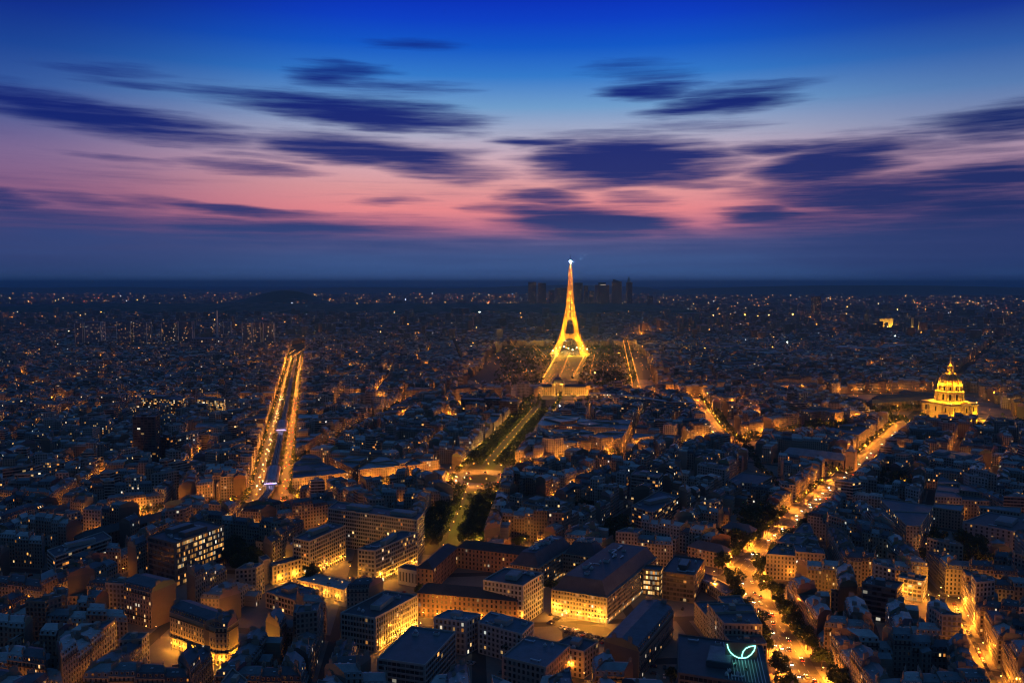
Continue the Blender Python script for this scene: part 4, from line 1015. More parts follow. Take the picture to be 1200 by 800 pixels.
apartment(wing_poly(LB[0], LB[1], 20), HL, (.40, .30, .24), (.12, .13, .16), 21, .13, 'pinkish apartment house with a tall chimney row in front of the dark office slab', None, 2)
ridge_block('convent', 'cream convent with slate roofs and attic windows beside the dark boulevard garden', 'convent', [(XA[0], XA[1], 14), (XB[0], XB[1], 14)], (.42, .36, .28), (.08, .09, .12), HX, .08, 5)
ridge_block('garden_court', 'long low dark hall with ridged roof closing the walled court', 'hall', [(QA[0], QA[1], 13)], (.10, .09, .085), (.05, .055, .065), HQ, .02, 5)

# ------------------------------------------------------------------ the 300 houses
LANDM = [('boulevard crossing', JUNC), ('great ministry', cen([MIN_A, MIN_B, MIN_C])), ('brick barracks', cen(BA)), ('dark office slab', P(215, 640, 30)), ('grand orange corner house', K[1]), ('neon leaf sign', P(868, 770)),
    ('finned white office', P(440, 735)), ('yellow-lit hall', P(385, 690)), ('slate convent', XA[0]), ('tree-lined roundabout', PLACE), ('dark balcony block', P(1035, 710)), ('steep lit side street', P(1125, 740)), ('long cream slab block', P(455, 650)),
    ('walled dark court', QA[0]), ('narrow orange side street', P(770, 615)), ('pale garden slab', P(1170, 630)), ('white clinic', P(560, 750)), ('banded white office', P(90, 655))]
def ordw(n):
    T = {2: 'twenty', 3: 'thirty', 4: 'forty', 5: 'fifty'}; B = ORD + ['thirteenth', 'fourteenth', 'fifteenth', 'sixteenth', 'seventeenth', 'eighteenth', 'nineteenth']
    if n <= 19: return B[n - 1]
    return T[n // 10][:-1] + 'ieth' if n % 10 == 0 else T[n // 10] + '-' + B[n % 10 - 1]
cnt = {}
for l in near:
    k = min(range(len(LANDM)), key=lambda i: dist(l['c'], LANDM[i][1])); l['lm'] = (k, dist(l['c'], LANDM[k][1]))
for l in sorted(near, key=lambda l: l['lm'][1]):
    k = l['lm'][0]; cnt[k] = cnt.get(k, 0) + 1; l['rank'] = cnt[k]
for i, l in enumerate(near):
    fl = max(2, round(l['h'] / 3.1)); w = NUM.get(fl, 'low')
    q = l['q']; where = ordw(l['rank']) + ' house from the ' + LANDM[l['lm'][0]][0]
    if l.get('hip') or (l['modern'] and len(q) == 4):
        root = thing('apartment_house', '%s flat-roofed %s-storey house, %s' % (STONE_W[l['tint']], w, where), 'apartment building', (*l['c'], 0), 'ordinary apartment houses of the city blocks')
        a, b = MB(), MB(); flat_shell(q, l['h'], STONES[l['tint']], ROOFS[3] if i % 2 else (.10, .11, .13), l['seed'], l['lit'], a, b, .55 if not l.get('hip') else .45, 2.7)
        n = len(q); vb = []
        if i < 120:
            fh = l['h'] / fl
            for e in range(n):
                p, r = q[e], q[(e + 1) % n]; L = dist(p, r)
                if L < 5 or not facing(p, r): continue
                d = unit(sub(r, p)); o = (d[1], -d[0])
                for f in range(1, fl):
                    a.box(add(lerp(p, r, .5), o, .14), (L - .6, .3, .22), math.atan2(d[1], d[0]), 'concrete', STONES[l['tint']], z0=f * fh - .11)
        a.build('wall', root); b.build('roof', root)
        m = MB(); m.box(l['c'], (R.uniform(2.5, 5), R.uniform(2.5, 4), 2.6), math.atan2(*reversed(sub(q[1], q[0]))), 'concrete', STONES[l['tint']], z0=l['h'] + .11); m.build('plant_room', root)
        for _ in range(R.randint(1, 3)): put('rooftop_unit', R.choice(UNITS), (*lerp(l['c'], R.choice(q), R.uniform(.3, .7)), l['h'] + .105), R.uniform(0, 6), root, scale=(.7, .7, .7))
        continue
    root = apartment(q, l['h'], STONES[l['tint']], ROOFS[l['rt']], l['seed'], l['lit'], '%s %s-storey house with %s mansard, %s' % (STONE_W[l['tint']], w, ROOF_W[l['rt']], where), 'ordinary apartment houses of the city blocks', 2 if i < 90 else 1)
    if l['wing']:
        w_ = MB(); wing_shell(w_, w_, l); w_.build('rear_wing', root)

# ------------------------------------------------------------------ trees
def crown_mesh(seed, n, big):
    r = np.random.default_rng(seed); lob = r.normal(0, 1, (8, 3)) * (1.9, 1.9, 1.5) + (0, 0, 7.6); rr = r.uniform(1.5, 2.7, 8)
    k = r.integers(0, 8, n); d = r.normal(0, 1, (n, 3)); d /= np.linalg.norm(d, axis=1)[:, None]; p = lob[k] + d * (rr[k] * r.uniform(.55, 1.05, n))[:, None]
    p[:, 2] = np.maximum(p[:, 2], 3.4)
    return quads(p, r, big)
def quads(p, r, big):
    n = len(p); u = r.normal(0, 1, (n, 3)); u /= np.linalg.norm(u, axis=1)[:, None]; w = r.normal(0, 1, (n, 3)); v = np.cross(u, w); v /= np.linalg.norm(v, axis=1)[:, None]
    s = (big * r.uniform(.6, 1.3, n))[:, None]; u *= s; v *= s * .7
    return np.stack([p - u * .5, p - v * .8, p + u * .7, p + v * .5], 1).reshape(-1, 3)
def quad_obj(co, name, mat):
    n = len(co) // 4; me = bpy.data.meshes.new(name); me.vertices.add(n * 4); me.vertices.foreach_set('co', co.astype(np.float32).ravel())
    me.loops.add(n * 4); me.loops.foreach_set('vertex_index', np.arange(n * 4, dtype=np.int32)); me.polygons.add(n)
    me.polygons.foreach_set('loop_start', np.arange(0, n * 4, 4, dtype=np.int32)); me.polygons.foreach_set('loop_total', np.full(n, 4, dtype=np.int32))
    me.materials.append(M[mat]); me.update(calc_edges=True); return me
CROWNS = [quad_obj(crown_mesh(s, 950, .85), 'crown', 'leaf') for s in range(5)]
tm = MB(); tm.beam((0, 0, 0), (.1, 0, 4.2), .42, 'bark', .3)
for a in range(5): x, y = math.cos(a * 1.3), math.sin(a * 1.3); tm.beam((.1, 0, 3.6), (x * 1.5, y * 1.5, 6.4), .22, 'bark', .1); tm.beam((x * 1.5, y * 1.5, 6.4), (x * 2.0, y * 1.7, 8.4), .1, 'bark', .04)
TRUNK = tm.mesh('trunk')
for gd in GARDENS:
    n = int(abs(area(gd)) / 55)
    xs = [q[0] for q in gd]; ys = [q[1] for q in gd]
    for _ in range(n * 2):
        p = (R.uniform(min(xs), max(xs)), R.uniform(min(ys), max(ys)))
        if inside(p, gd): TREES.append((*p, R.uniform(1, 1.5), 'garden'))
TREES = [t for t in TREES if visible(t[0], t[1], 8, 15)]
TREES.sort(key=lambda t: math.hypot(t[0], t[1]))
TN = {'boulevard': ('leafy street tree with sodium-lit underside along the long bright boulevard', 'street trees of the bright boulevard'), 'lower': ('dark leafy tree on the pavement of the boulevard below the crossing', 'street trees below the crossing'),
    'saxelow': ('plane tree in the double rows of the avenue before the roundabout', 'avenue trees before the roundabout'), 'saxe': ('plane tree in the double rows of the avenue beyond the roundabout', 'avenue trees beyond the roundabout'),
    'court': ('bushy tree standing in a dark inner court among the houses', 'trees in the inner courts'), 'garden': ('dense dark tree in an unlit walled garden', 'trees of the dark gardens'), 'breteuil': ('street tree along the wide cross avenue at the roundabout', 'trees of the cross avenue'),
    'viaduct': ('tree beside the elevated metro viaduct', 'trees beside the viaduct'), 'suffren': ('tree in the dim diagonal avenue right of the viaduct', 'trees of the dim diagonal avenue'), 'duquesne': ('tree of the avenue that forks beyond the pale modern block', 'trees of the forked avenue'), 'duquesnelow': ('tree of the short avenue leading up to the fork', 'trees below the fork')}
for i, (x, y, s, nm) in enumerate(TREES[:300]):
    lb, gp = TN.get(nm, TN['court']); t = thing('tree', lb, 'tree', (x, y, .13), gp); a = R.uniform(0, 6.28)
    put('crown', CROWNS[i % 5], (x, y, .13), a, t, scale=(s, s, s * R.uniform(.9, 1.15))); put('trunk', TRUNK, (x, y, .13), a, t, scale=(s, s, s))
r = np.random.default_rng(3)
co = []
def far_crown(x, y, s, n=34, q=1.9):
    d = r.normal(0, 1, (n, 3)); d /= np.linalg.norm(d, axis=1)[:, None]; p = d * np.array((3.4, 3.4, 3.0)) * s * r.uniform(.5, 1.05, (n, 1)) + (x, y, 7.2 * s)
    co.append(quads(p, r, q * s))
for (x, y, s, nm) in TREES[300:]: far_crown(x, y, s, 60 if y < 1300 else 34, 1.3 if y < 1300 else 1.9)
STRIP = [P(634, 456), P(674, 456), P(690, 417), P(651, 417)]
for _ in range(3600):
    p = (R.uniform(-330, 470), R.uniform(1600, 2900)); q = proj(*p, 0)
    if inside(p, grow(STRIP, 14)) or dist(p, EIF) < 95: continue
    if inside(q, [(592, 412), (575, 452), (618, 462), (694, 462), (742, 452), (742, 398), (700, 392), (640, 392), (600, 396)]): far_crown(*p, R.uniform(.85, 1.35), 30, 1.7)
for (poly, n) in (([(960, 508), (1085, 498), (1090, 476), (990, 480)], 140), ([(1090, 492), (1200, 500), (1200, 512), (1110, 506)], 120), ([(768, 398), (775, 398), (792, 450), (784, 450)], 90), ([(960, 436), (1010, 440), (1000, 448), (950, 444)], 60), ([(1150, 585), (1200, 590), (1200, 604), (1150, 600)], 50), ([(700, 440), (745, 440), (745, 452), (700, 455)], 50), ([(880, 398), (940, 398), (940, 408), (880, 408)], 80)):
    pp = [P(*q) for q in poly]; xs = [q[0] for q in pp]; ys = [q[1] for q in pp]; m = 0
    for _ in range(n * 6):
        p = (R.uniform(min(xs), max(xs)), R.uniform(min(ys), max(ys)))
        if inside(p, pp) and m < n and dist(p, INV) > 80: far_crown(*p, R.uniform(1.1, 1.6), 26, 2.4); m += 1
fo = bpy.data.objects.new('far_trees', quad_obj(np.concatenate(co), 'far_trees', 'leaf')); COL.objects.link(fo); tag(fo, 'dark mass of park and avenue trees around the iron tower and beyond', 'trees', kind='stuff')
# the wood at the edge of the city, a bumpy canopy
wb = MB(); nx, ny = 150, 40
def wz(x, y): return 17 + 5 * math.sin(x * .031 + 2 * math.sin(y * .011)) + 4 * math.sin(y * .05 + x * .013) + R.uniform(-3, 3)
gr = [[(-4600 + 6000 * i / nx + R.uniform(-9, 9), 6050 + 2600 * j / ny) for i in range(nx + 1)] for j in range(ny + 1)]; gz = [[wz(*p) if 0 < j < ny else 0 for p in row] for j, row in enumerate(gr)]
for j in range(ny):
    for i in range(nx):
        wb.face([(*gr[j][i], gz[j][i]), (*gr[j][i + 1], gz[j][i + 1]), (*gr[j + 1][i + 1], gz[j + 1][i + 1]), (*gr[j + 1][i], gz[j + 1][i])], 'leaf')
tag(wb.build('woodland', smooth=False), 'dark flat band of woodland beyond the city', 'wood', kind='stuff')
# hills on the horizon
hb = MB()
def ridge(y0, x0, x1, hf, depth, n=120):
    pr = [(x0 + (x1 - x0) * i / n) for i in range(n + 1)]
    for i in range(n):
        a, b = pr[i], pr[i + 1]; ha, hb_ = hf(a), hf(b)
        hb.face([(a, y0 - depth, -1), (b, y0 - depth, -1), (b, y0, hb_), (a, y0, ha)], 'leaf'); hb.face([(a, y0, ha), (b, y0, hb_), (b, y0 + depth, -1), (a, y0 + depth, -1)], 'leaf')
ridge(21000, -19000, 19000, lambda x: 60 + 40 * math.sin(x / 2600 + 1) + 30 * math.sin(x / 900) + (60 if -15000 < x < 3500 else 0), 3500)
ridge(17000, 2500, 12500, lambda x: 190 * max(0, math.sin(math.pi * (x - 2500) / 10000)) ** .5, 2200, 60)
ridge(9600, -3500, -2150, lambda x: 105 * math.exp(-((x + 2700) / 380) ** 2) + 22 * math.exp(-((x + 2450) / 160) ** 2) + 40 * math.sin(math.pi * (x + 3500) / 1350), 500, 50)
tag(hb.build('hills'), kind='structure')

# ------------------------------------------------------------------ street lamps
LAMPS = [l for l in LAMPS if visible(l[0], l[1], 6, 60)]
LAMPS.sort(key=lambda l: math.hypot(l[0], l[1]))
pm = MB(); pm.lathe([(.16, 0), (.10, .6), (.07, 8.0), (0, 8.0)], (0, 0), 6, 'metal'); pm.beam((0, 0, 7.9), (0, 1.5, 8.5), .1, 'metal', .07); POLE = pm.mesh('pole')
hm = MB(); hm.box((0, 1.7), (.42, .9, .16), 0, 'steel', z0=8.47); HEAD = hm.mesh('lamp_head')
bm_ = MB(); bm_.lathe([(0, 8.12), (.26, 8.22), (.3, 8.4), (.2, 8.468)], (0, 1.7), 8, 'lamp'); BULB = bm_.mesh('bulb')
LIGHTS = {}
m_ = MB(); m_.lathe([(.12, 0), (.07, .5), (.05, 4.3), (0, 4.3)], (0, 0), 6, 'metal'); WPOLE = m_.mesh('pole'); m_ = MB(); m_.lathe([(.3, 4.85), (.1, 5.1), (0, 5.2)], (0, 0), 6, 'metal'); WHEAD = m_.mesh('lamp_head'); m_ = MB(); m_.lathe([(.1, 4.35), (.24, 4.6), (.2, 4.84)], (0, 0), 8, 'lamp'); WBULB = m_.mesh('bulb')
def lamp_light(w, col=SOD, r=.25, spot=False):
    k = (round(w), col, r, spot)
    if k not in LIGHTS:
        ld = bpy.data.lights.new('lamp_light', 'SPOT' if spot else 'POINT'); ld.energy = w; ld.color = col; ld.shadow_soft_size = r; ld.cycles.use_multiple_importance_sampling = False; LIGHTS[k] = ld
        if spot: ld.spot_size = rad(148); ld.spot_blend = .5      # hooded lantern
    return LIGHTS[k]
HOODED = ('boulevard', 'lower', 'vaneau', 'crossing', 'roundabout', 'duquesne', 'duquesnelow')
def light(w, loc, parent, col=SOD, r=.25, spot=False): return put('lamp_light', lamp_light(w, col, r, spot), loc, 0, parent)
YEL = (1, .44, .05)
LN = {'boulevard': ('tall street lamp glowing orange along the long bright boulevard', 'lamps of the bright boulevard'), 'lower': ('street lamp on the boulevard below the crossing', 'lamps below the crossing'), 'vaneau': ('street lamp in the steep narrow lit side street', 'lamps of the steep side street'),
    'street': ('street lamp in a narrow dark side street between the houses', 'lamps of the narrow streets'), 'crossing': ('tall lamp standing round the bright boulevard crossing', 'lamps round the crossing'), 'roundabout': ('lamp in the ring round the tree-lined roundabout', 'lamps round the roundabout'),
    'yard': ('glaring sodium lamp in a yard or lane at the foot of the big blocks', 'yard and lane lamps'), 'cross': ('street lamp along the lane leading off the boulevard crossing', 'lamps of the cross lane'), 'masseran': ('street lamp in the narrow orange side street', 'lamps of the orange side street'),
    'wall lamp': ('added lantern close to a facade, washing its lower storeys orange', 'added lanterns along the lit facades'),
    'breteuil': ('street lamp of the wide cross avenue at the roundabout', 'lamps of the cross avenue'), 'saxelow lawn': ('lamp on the avenue lawn before the roundabout', 'lawn lamps before the roundabout'), 'saxe lawn': ('lamp on the avenue lawn beyond the roundabout', 'lawn lamps beyond the roundabout'),
    'saxelow': ('kerb lamp of the avenue before the roundabout', 'kerb lamps before the roundabout'), 'saxe': ('kerb lamp of the avenue beyond the roundabout', 'kerb lamps beyond the roundabout'), 'viaduct': ('tall kerb lamp of the boulevard with the metro viaduct', 'lamps of the viaduct boulevard'), 'suffren': ('lamp of the dim diagonal avenue', 'lamps of the diagonal avenue'), 'duquesnelow': ('lamp of the short avenue below the fork', 'lamps below the fork'), 'rim': ('street lamp in the dark lane by the frame edge', 'lamps of the edge lane')}
for (x, y, w, nm, a) in LAMPS[:300]:
    lb, gp = LN.get(nm, LN['street']); t = thing('street_lamp', lb, 'street lamp', (x, y, .13), gp)
    rz = a - math.pi / 2 if nm not in ('roundabout', 'crossing') else a - math.pi / 2
    if nm == 'wall lamp':
        for n_, me_ in (('pole', WPOLE), ('lamp_head', WHEAD), ('bulb', WBULB)): put(n_, me_, (x, y, .13), rz, t)
        light(w * LP_NEAR, (x, y, 4.0), t, (1, .37, .03)); continue
    put('pole', POLE, (x, y, .13), rz, t); put('lamp_head', HEAD, (x, y, .13), rz, t); put('bulb', BULB, (x, y, .13), rz, t)
    lx, ly = x - math.sin(rz) * 1.7, y + math.cos(rz) * 1.7
    light(w * LP_NEAR * (.3 if nm in HOODED else .6 if nm in ('street', 'cross') else 1), (lx, ly, 8.0), t, YEL if 'saxe' in nm else (1, .37, .03) if nm in ('yard', 'wall lamp') else SOD)
    if nm in HOODED: light(w * LP_NEAR * 1.25, (lx, ly, 7.9), t, SOD, .25, True)
fl = MB()
def octa(mb, p, r_, mat, tint, k):
    X = [(p[0] + r_, p[1], p[2]), (p[0], p[1] + r_, p[2]), (p[0] - r_, p[1], p[2]), (p[0], p[1] - r_, p[2])]; T, B = (p[0], p[1], p[2] + r_), (p[0], p[1], p[2] - r_)
    for i in range(4): mb.face([X[i], X[(i + 1) % 4], T], mat, None, tint, (k, 0, 0)); mb.face([X[(i + 1) % 4], X[i], B], mat, None, tint, (k, 0, 0))
FAR_LIGHTS = []
def far_lamp(x, y, w, col=SOD, z=8.5, vis=1.0, hood=False):
    FAR_LIGHTS.append((x, y, z, w * (.35 if hood else 1), col, False))
    if hood: FAR_LIGHTS.append((x, y, z - .1, w * 1.5, col, True))
    r_ = .3 + y * .00016
    octa(fl, (x, y, z + r_ + .5), r_, 'lampfar', (col[0], col[1] * 1.25, col[2] * 2), vis * (.35 + w / 9000) * R.uniform(.5, 1.4))
for (x, y, w, nm, a) in LAMPS[300:]: far_lamp(x, y, w * LP_FAR, YEL if 'saxe' in nm else SOD, hood=nm in HOODED)
def string(px, step, w, off=0.0):
    pts = [P(*p) for p in px]
    for a, b in zip(pts, pts[1:]):
        L = dist(a, b); d = unit(sub(b, a)); n = (-d[1], d[0])
        for k in range(max(1, int(L / step))):
            for o in ((-off, off) if off else (0,)): p = add(add(a, d, (k + R.uniform(.2, .8)) * step), n, o); far_lamp(*p, w * R.uniform(.5, 1.3) * LP_FAR)
string([(752, 384), (757, 406)], 45, 16000, 8); string([(738, 424), (745, 455)], 34, 9000, 7); string([(298, 436), (306, 424)], 40, 16000, 5); string([(500, 447), (545, 430), (590, 415)], 60, 9000); string([(930, 378), (960, 370)], 60, 20000)
string([(330, 428), (352, 412)], 40, 14000, 12); string([(690, 447), (697, 418)], 40, 5000); string([(637, 447), (654, 416)], 20, 16000); string([(672, 446), (686, 418)], 26, 9000); string([(655, 448), (668, 416)], 40, 9000)
string([(985, 493), (1030, 492), (1066, 493)], 22, 9000, 6); string([(600, 462), (700, 462)], 30, 7000); string([(815, 468), (700, 460)], 22, 9000, 8); string([(560, 432), (520, 455)], 40, 7000, 6); string([(960, 508), (1000, 494)], 40, 5000)
string([(150, 323 + 60), (330, 386)], 130, 5000); string([(880, 410), (1010, 418)], 90, 7000); string([(940, 440), (1010, 444)], 60, 5000); string([(395, 408), (450, 402)], 60, 7000)
for _ in range(800):                       # stray bright corners of the middle distance
    p = P(R.uniform(0, 1200), 375 + 120 * R.random() ** 1.4)
    far_lamp(*p, R.choice((2500, 4000, 9000)) * LP_FAR, z=R.choice((8, 9, 20)))
fso = tag(fl.build('far_street_lamps'), 'countless small orange street lamps of the middle distance', 'street lamps', kind='stuff')
for (x, y, z, w, col, hood) in FAR_LIGHTS:
    o = bpy.data.objects.new('lamp_light', lamp_light(round(w, -2), col, .25, hood)); COL.objects.link(o); o.location = (x, y, z); o.parent = fso
print('far lamps', len(FAR_LIGHTS))
# far specks: lit signs, windows and lamps of the suburbs
sp_ = MB()
COLS = [(1, .34, .04)] * 10 + [(1, .46, .1)] * 6 + [(1, .62, .25)] * 2 + [(.8, .9, 1), (1, .15, .05)]
for _ in range(5200):
    v = R.random(); py = 333.6 + (30 * v * v + 16 * R.random() * v if R.random() < .72 else 85 * R.random()); px = R.uniform(-10, 1210)
    if R.random() < .55: px = R.choice((60, 130, 250, 330, 430, 520, 590, 650, 760, 830, 900, 1000, 1100, 1160)) + R.gauss(0, 26)
    x, y = P(px, py)
    if BOIS(x, y) and y > 6000: continue
    y = min(y, 20000); x = x if y < 20000 else (px - 600) / F * 20000
    k = R.random() ** 7 * 9 + .3
    octa(sp_, (x, y, R.uniform(9, 26)), y * .00036 * R.uniform(.6, 1.5), 'specks', R.choice(COLS), k * 2.1)
tag(sp_.build('far_lights'), 'scattered tiny lights of the suburbs towards the horizon', 'lights', kind='stuff')

# ------------------------------------------------------------------ cars
def car_mesh(van=False):
    mb = MB(); L, Wd = (4.3, 1.75); prof = [(-2.15, .35), (2.15, .35), (2.15, .8), (1.1, .98), (.55, 1.45), (-1.1, 1.48), (-1.75, 1.0), (-2.15, .92)] if not van else [(-2.4, .35), (2.4, .35), (2.4, 1.0), (1.7, 1.2), (1.2, 2.0), (-2.4, 2.05)]
    n = len(prof); wy = [.86 if z < 1.1 else .68 for x, z in prof]
    A = [(-y, x, z) for (x, z), y in zip(prof, wy)]; B = [(y, x, z) for (x, z), y in zip(prof, wy)]
    mb.face(list(A), 'carpaint', None, (0, 0, 0)); mb.face(list(reversed(B)), 'carpaint', None, (0, 0, 0))
    for i in range(n):
        j = (i + 1) % n; glass = (prof[i][1] > .9 and prof[j][1] > .9 and abs(prof[i][1] - prof[j][1]) > .3)
        mb.face([A[j], A[i], B[i], B[j]], 'glassdark' if glass else 'carpaint', None, (0, 0, 0))
    for x in (-1.35, 1.35):
        for s in (-.8, .8): mb.box((s, x), (.22, .62, .62), 0, 'tyre', z0=.0)
    return mb
def tinted(mb, c, name): mb.tint = [c] * len(mb.tint); return mb.mesh(name)
CARC = [('black', (.012, .012, .014)), ('grey', (.09, .09, .095)), ('white', (.62, .62, .6)), ('silver', (.36, .37, .38)), ('dark blue', (.02, .03, .09)), ('dark red', (.16, .015, .012))]
CARS = [tinted(car_mesh(), c, 'body') for _, c in CARC]; VAN = tinted(car_mesh(True), (.6, .6, .58), 'body')
hl = MB(); hl.box((0, 2.17), (.34, .06, .2), 0, 'head', z0=.62); HL_ = hl.mesh('headlight'); tl = MB(); tl.box((0, -2.17), (.34, .06, .2), 0, 'tail', z0=.68); TL_ = tl.mesh('taillight')
def car(p, d, moving, lb, gp, z=.08):
    if not visible(*p, 1, 5): return
    v = R.random() < .08; i = R.randrange(6); a = math.atan2(d[1], d[0]) - math.pi / 2
    t = thing('van' if v else 'car', lb, 'van' if v else 'car', (*p, z), gp); put('body', VAN if v else CARS[i], (*p, z), a, t)
    if moving:
        n = (-d[1], d[0])
        for s in (-.6, .6): put('headlight', HL_, (*add(p, n, s), z), a, t); put('taillight', TL_, (*add(p, n, s), z), a, t)
def traffic(nm, lanes, gap, lo, hi, lb, gp, parked=None):
    a, b, st = MAIN[nm]; d = unit(sub(b, a)); n = (-d[1], d[0])
    for off, sgn in lanes:
        s = lo + R.uniform(0, gap)
        while s < hi:
            car(add(add(a, d, s), n, off + R.uniform(-.3, .3)), (d[0] * sgn, d[1] * sgn), True, lb, gp); s += gap * R.uniform(.5, 1.6)
    if parked:
        for off in parked:
            s = lo
            while s < hi: 
                if R.random() < .8: car(add(add(a, d, s), n, off), d, False, 'parked dark car at the kerb, ' + lb.split(' on ')[-1], 'parked ' + gp)
                s += 6
traffic('boulevard', ((-2.5, 1), (-6, 1), (2.5, -1), (6, -1)), 34, 20, 470, 'car with lit headlights driving on the long bright boulevard', 'cars on the bright boulevard')
traffic('boulevard', ((-2.5, 1), (2.5, -1)), 60, 470, 860, 'car with lit headlights far up on the bright boulevard', 'far cars on the bright boulevard')
traffic('lower', ((-2.3, 1), (-5.5, 1), (2.3, -1), (5.5, -1)), 27, 10, 210, 'car with lit headlights on the boulevard below the crossing', 'cars below the crossing')
traffic('vaneau', (), 20, 5, 125, 'parked car on the steep narrow side street', 'cars in the steep side street', (-4.8, 4.8))
traffic('viaduct', ((-12, 1), (-16, 1), (12, -1), (16, -1)), 55, 20, 900, 'car with lights on either carriageway beside the viaduct', 'cars beside the viaduct')
traffic('breteuil', ((-3, 1), (3, -1)), 60, 60, 420, 'car with lights on the wide cross avenue', 'cars on the cross avenue')
traffic('duquesne', ((-3, 1), (3, -1)), 45, 0, 420, 'car with lights on the forked avenue', 'cars on the forked avenue')
for i in range(9): a = i * .7; car((PLACE[0] + 30 * math.cos(a), PLACE[1] + 30 * math.sin(a)), (-math.sin(a), math.cos(a)), True, 'car circling the tree-lined roundabout', 'cars on the roundabout', .18)
fd = unit(sub(FORE[2], FORE[0]))
for row in range(2):
    for k in range(13): car(add(lerp(FORE[0], FORE[3], .45 + .35 * row), fd, 5 + k * 3.0), (-fd[1], fd[0]), False, 'parked car in the rows before the ministry', 'cars parked before the ministry', .16)

# cars standing in the yards before the big blocks
SOLID = [ccw(h_[1]) for h_ in HERO] + [l['q'] for l in LOTS if l['D'] < 950]
for fn, poly, a, k in HERO:
    pl = ccw(poly)
    if math.hypot(*cen(pl)) > 900: continue
    for i in range(len(pl)):
        p, q = pl[i], pl[(i + 1) % len(pl)]; d = unit(sub(q, p)); o = (d[1], -d[0])
        if not facing(p, q) or dist(p, q) < 14: continue
        for off, ori in ((7.5, d), (14, o)):
            for m in range(int(dist(p, q) / (5.6 if ori is d else 2.9))):
                c = add(add(p, d, 3 + m * (5.6 if ori is d else 2.9)), o, off)
                if R.random() < .88 or any(dist(c, cen(S_)) < 60 and inside(c, grow(S_, 3)) for S_ in SOLID): continue
                car(c, ori, False, 'car parked in a yard or lane at the foot of the big blocks', 'cars parked in yards', .03 if not inside(c, YARD) else .17)

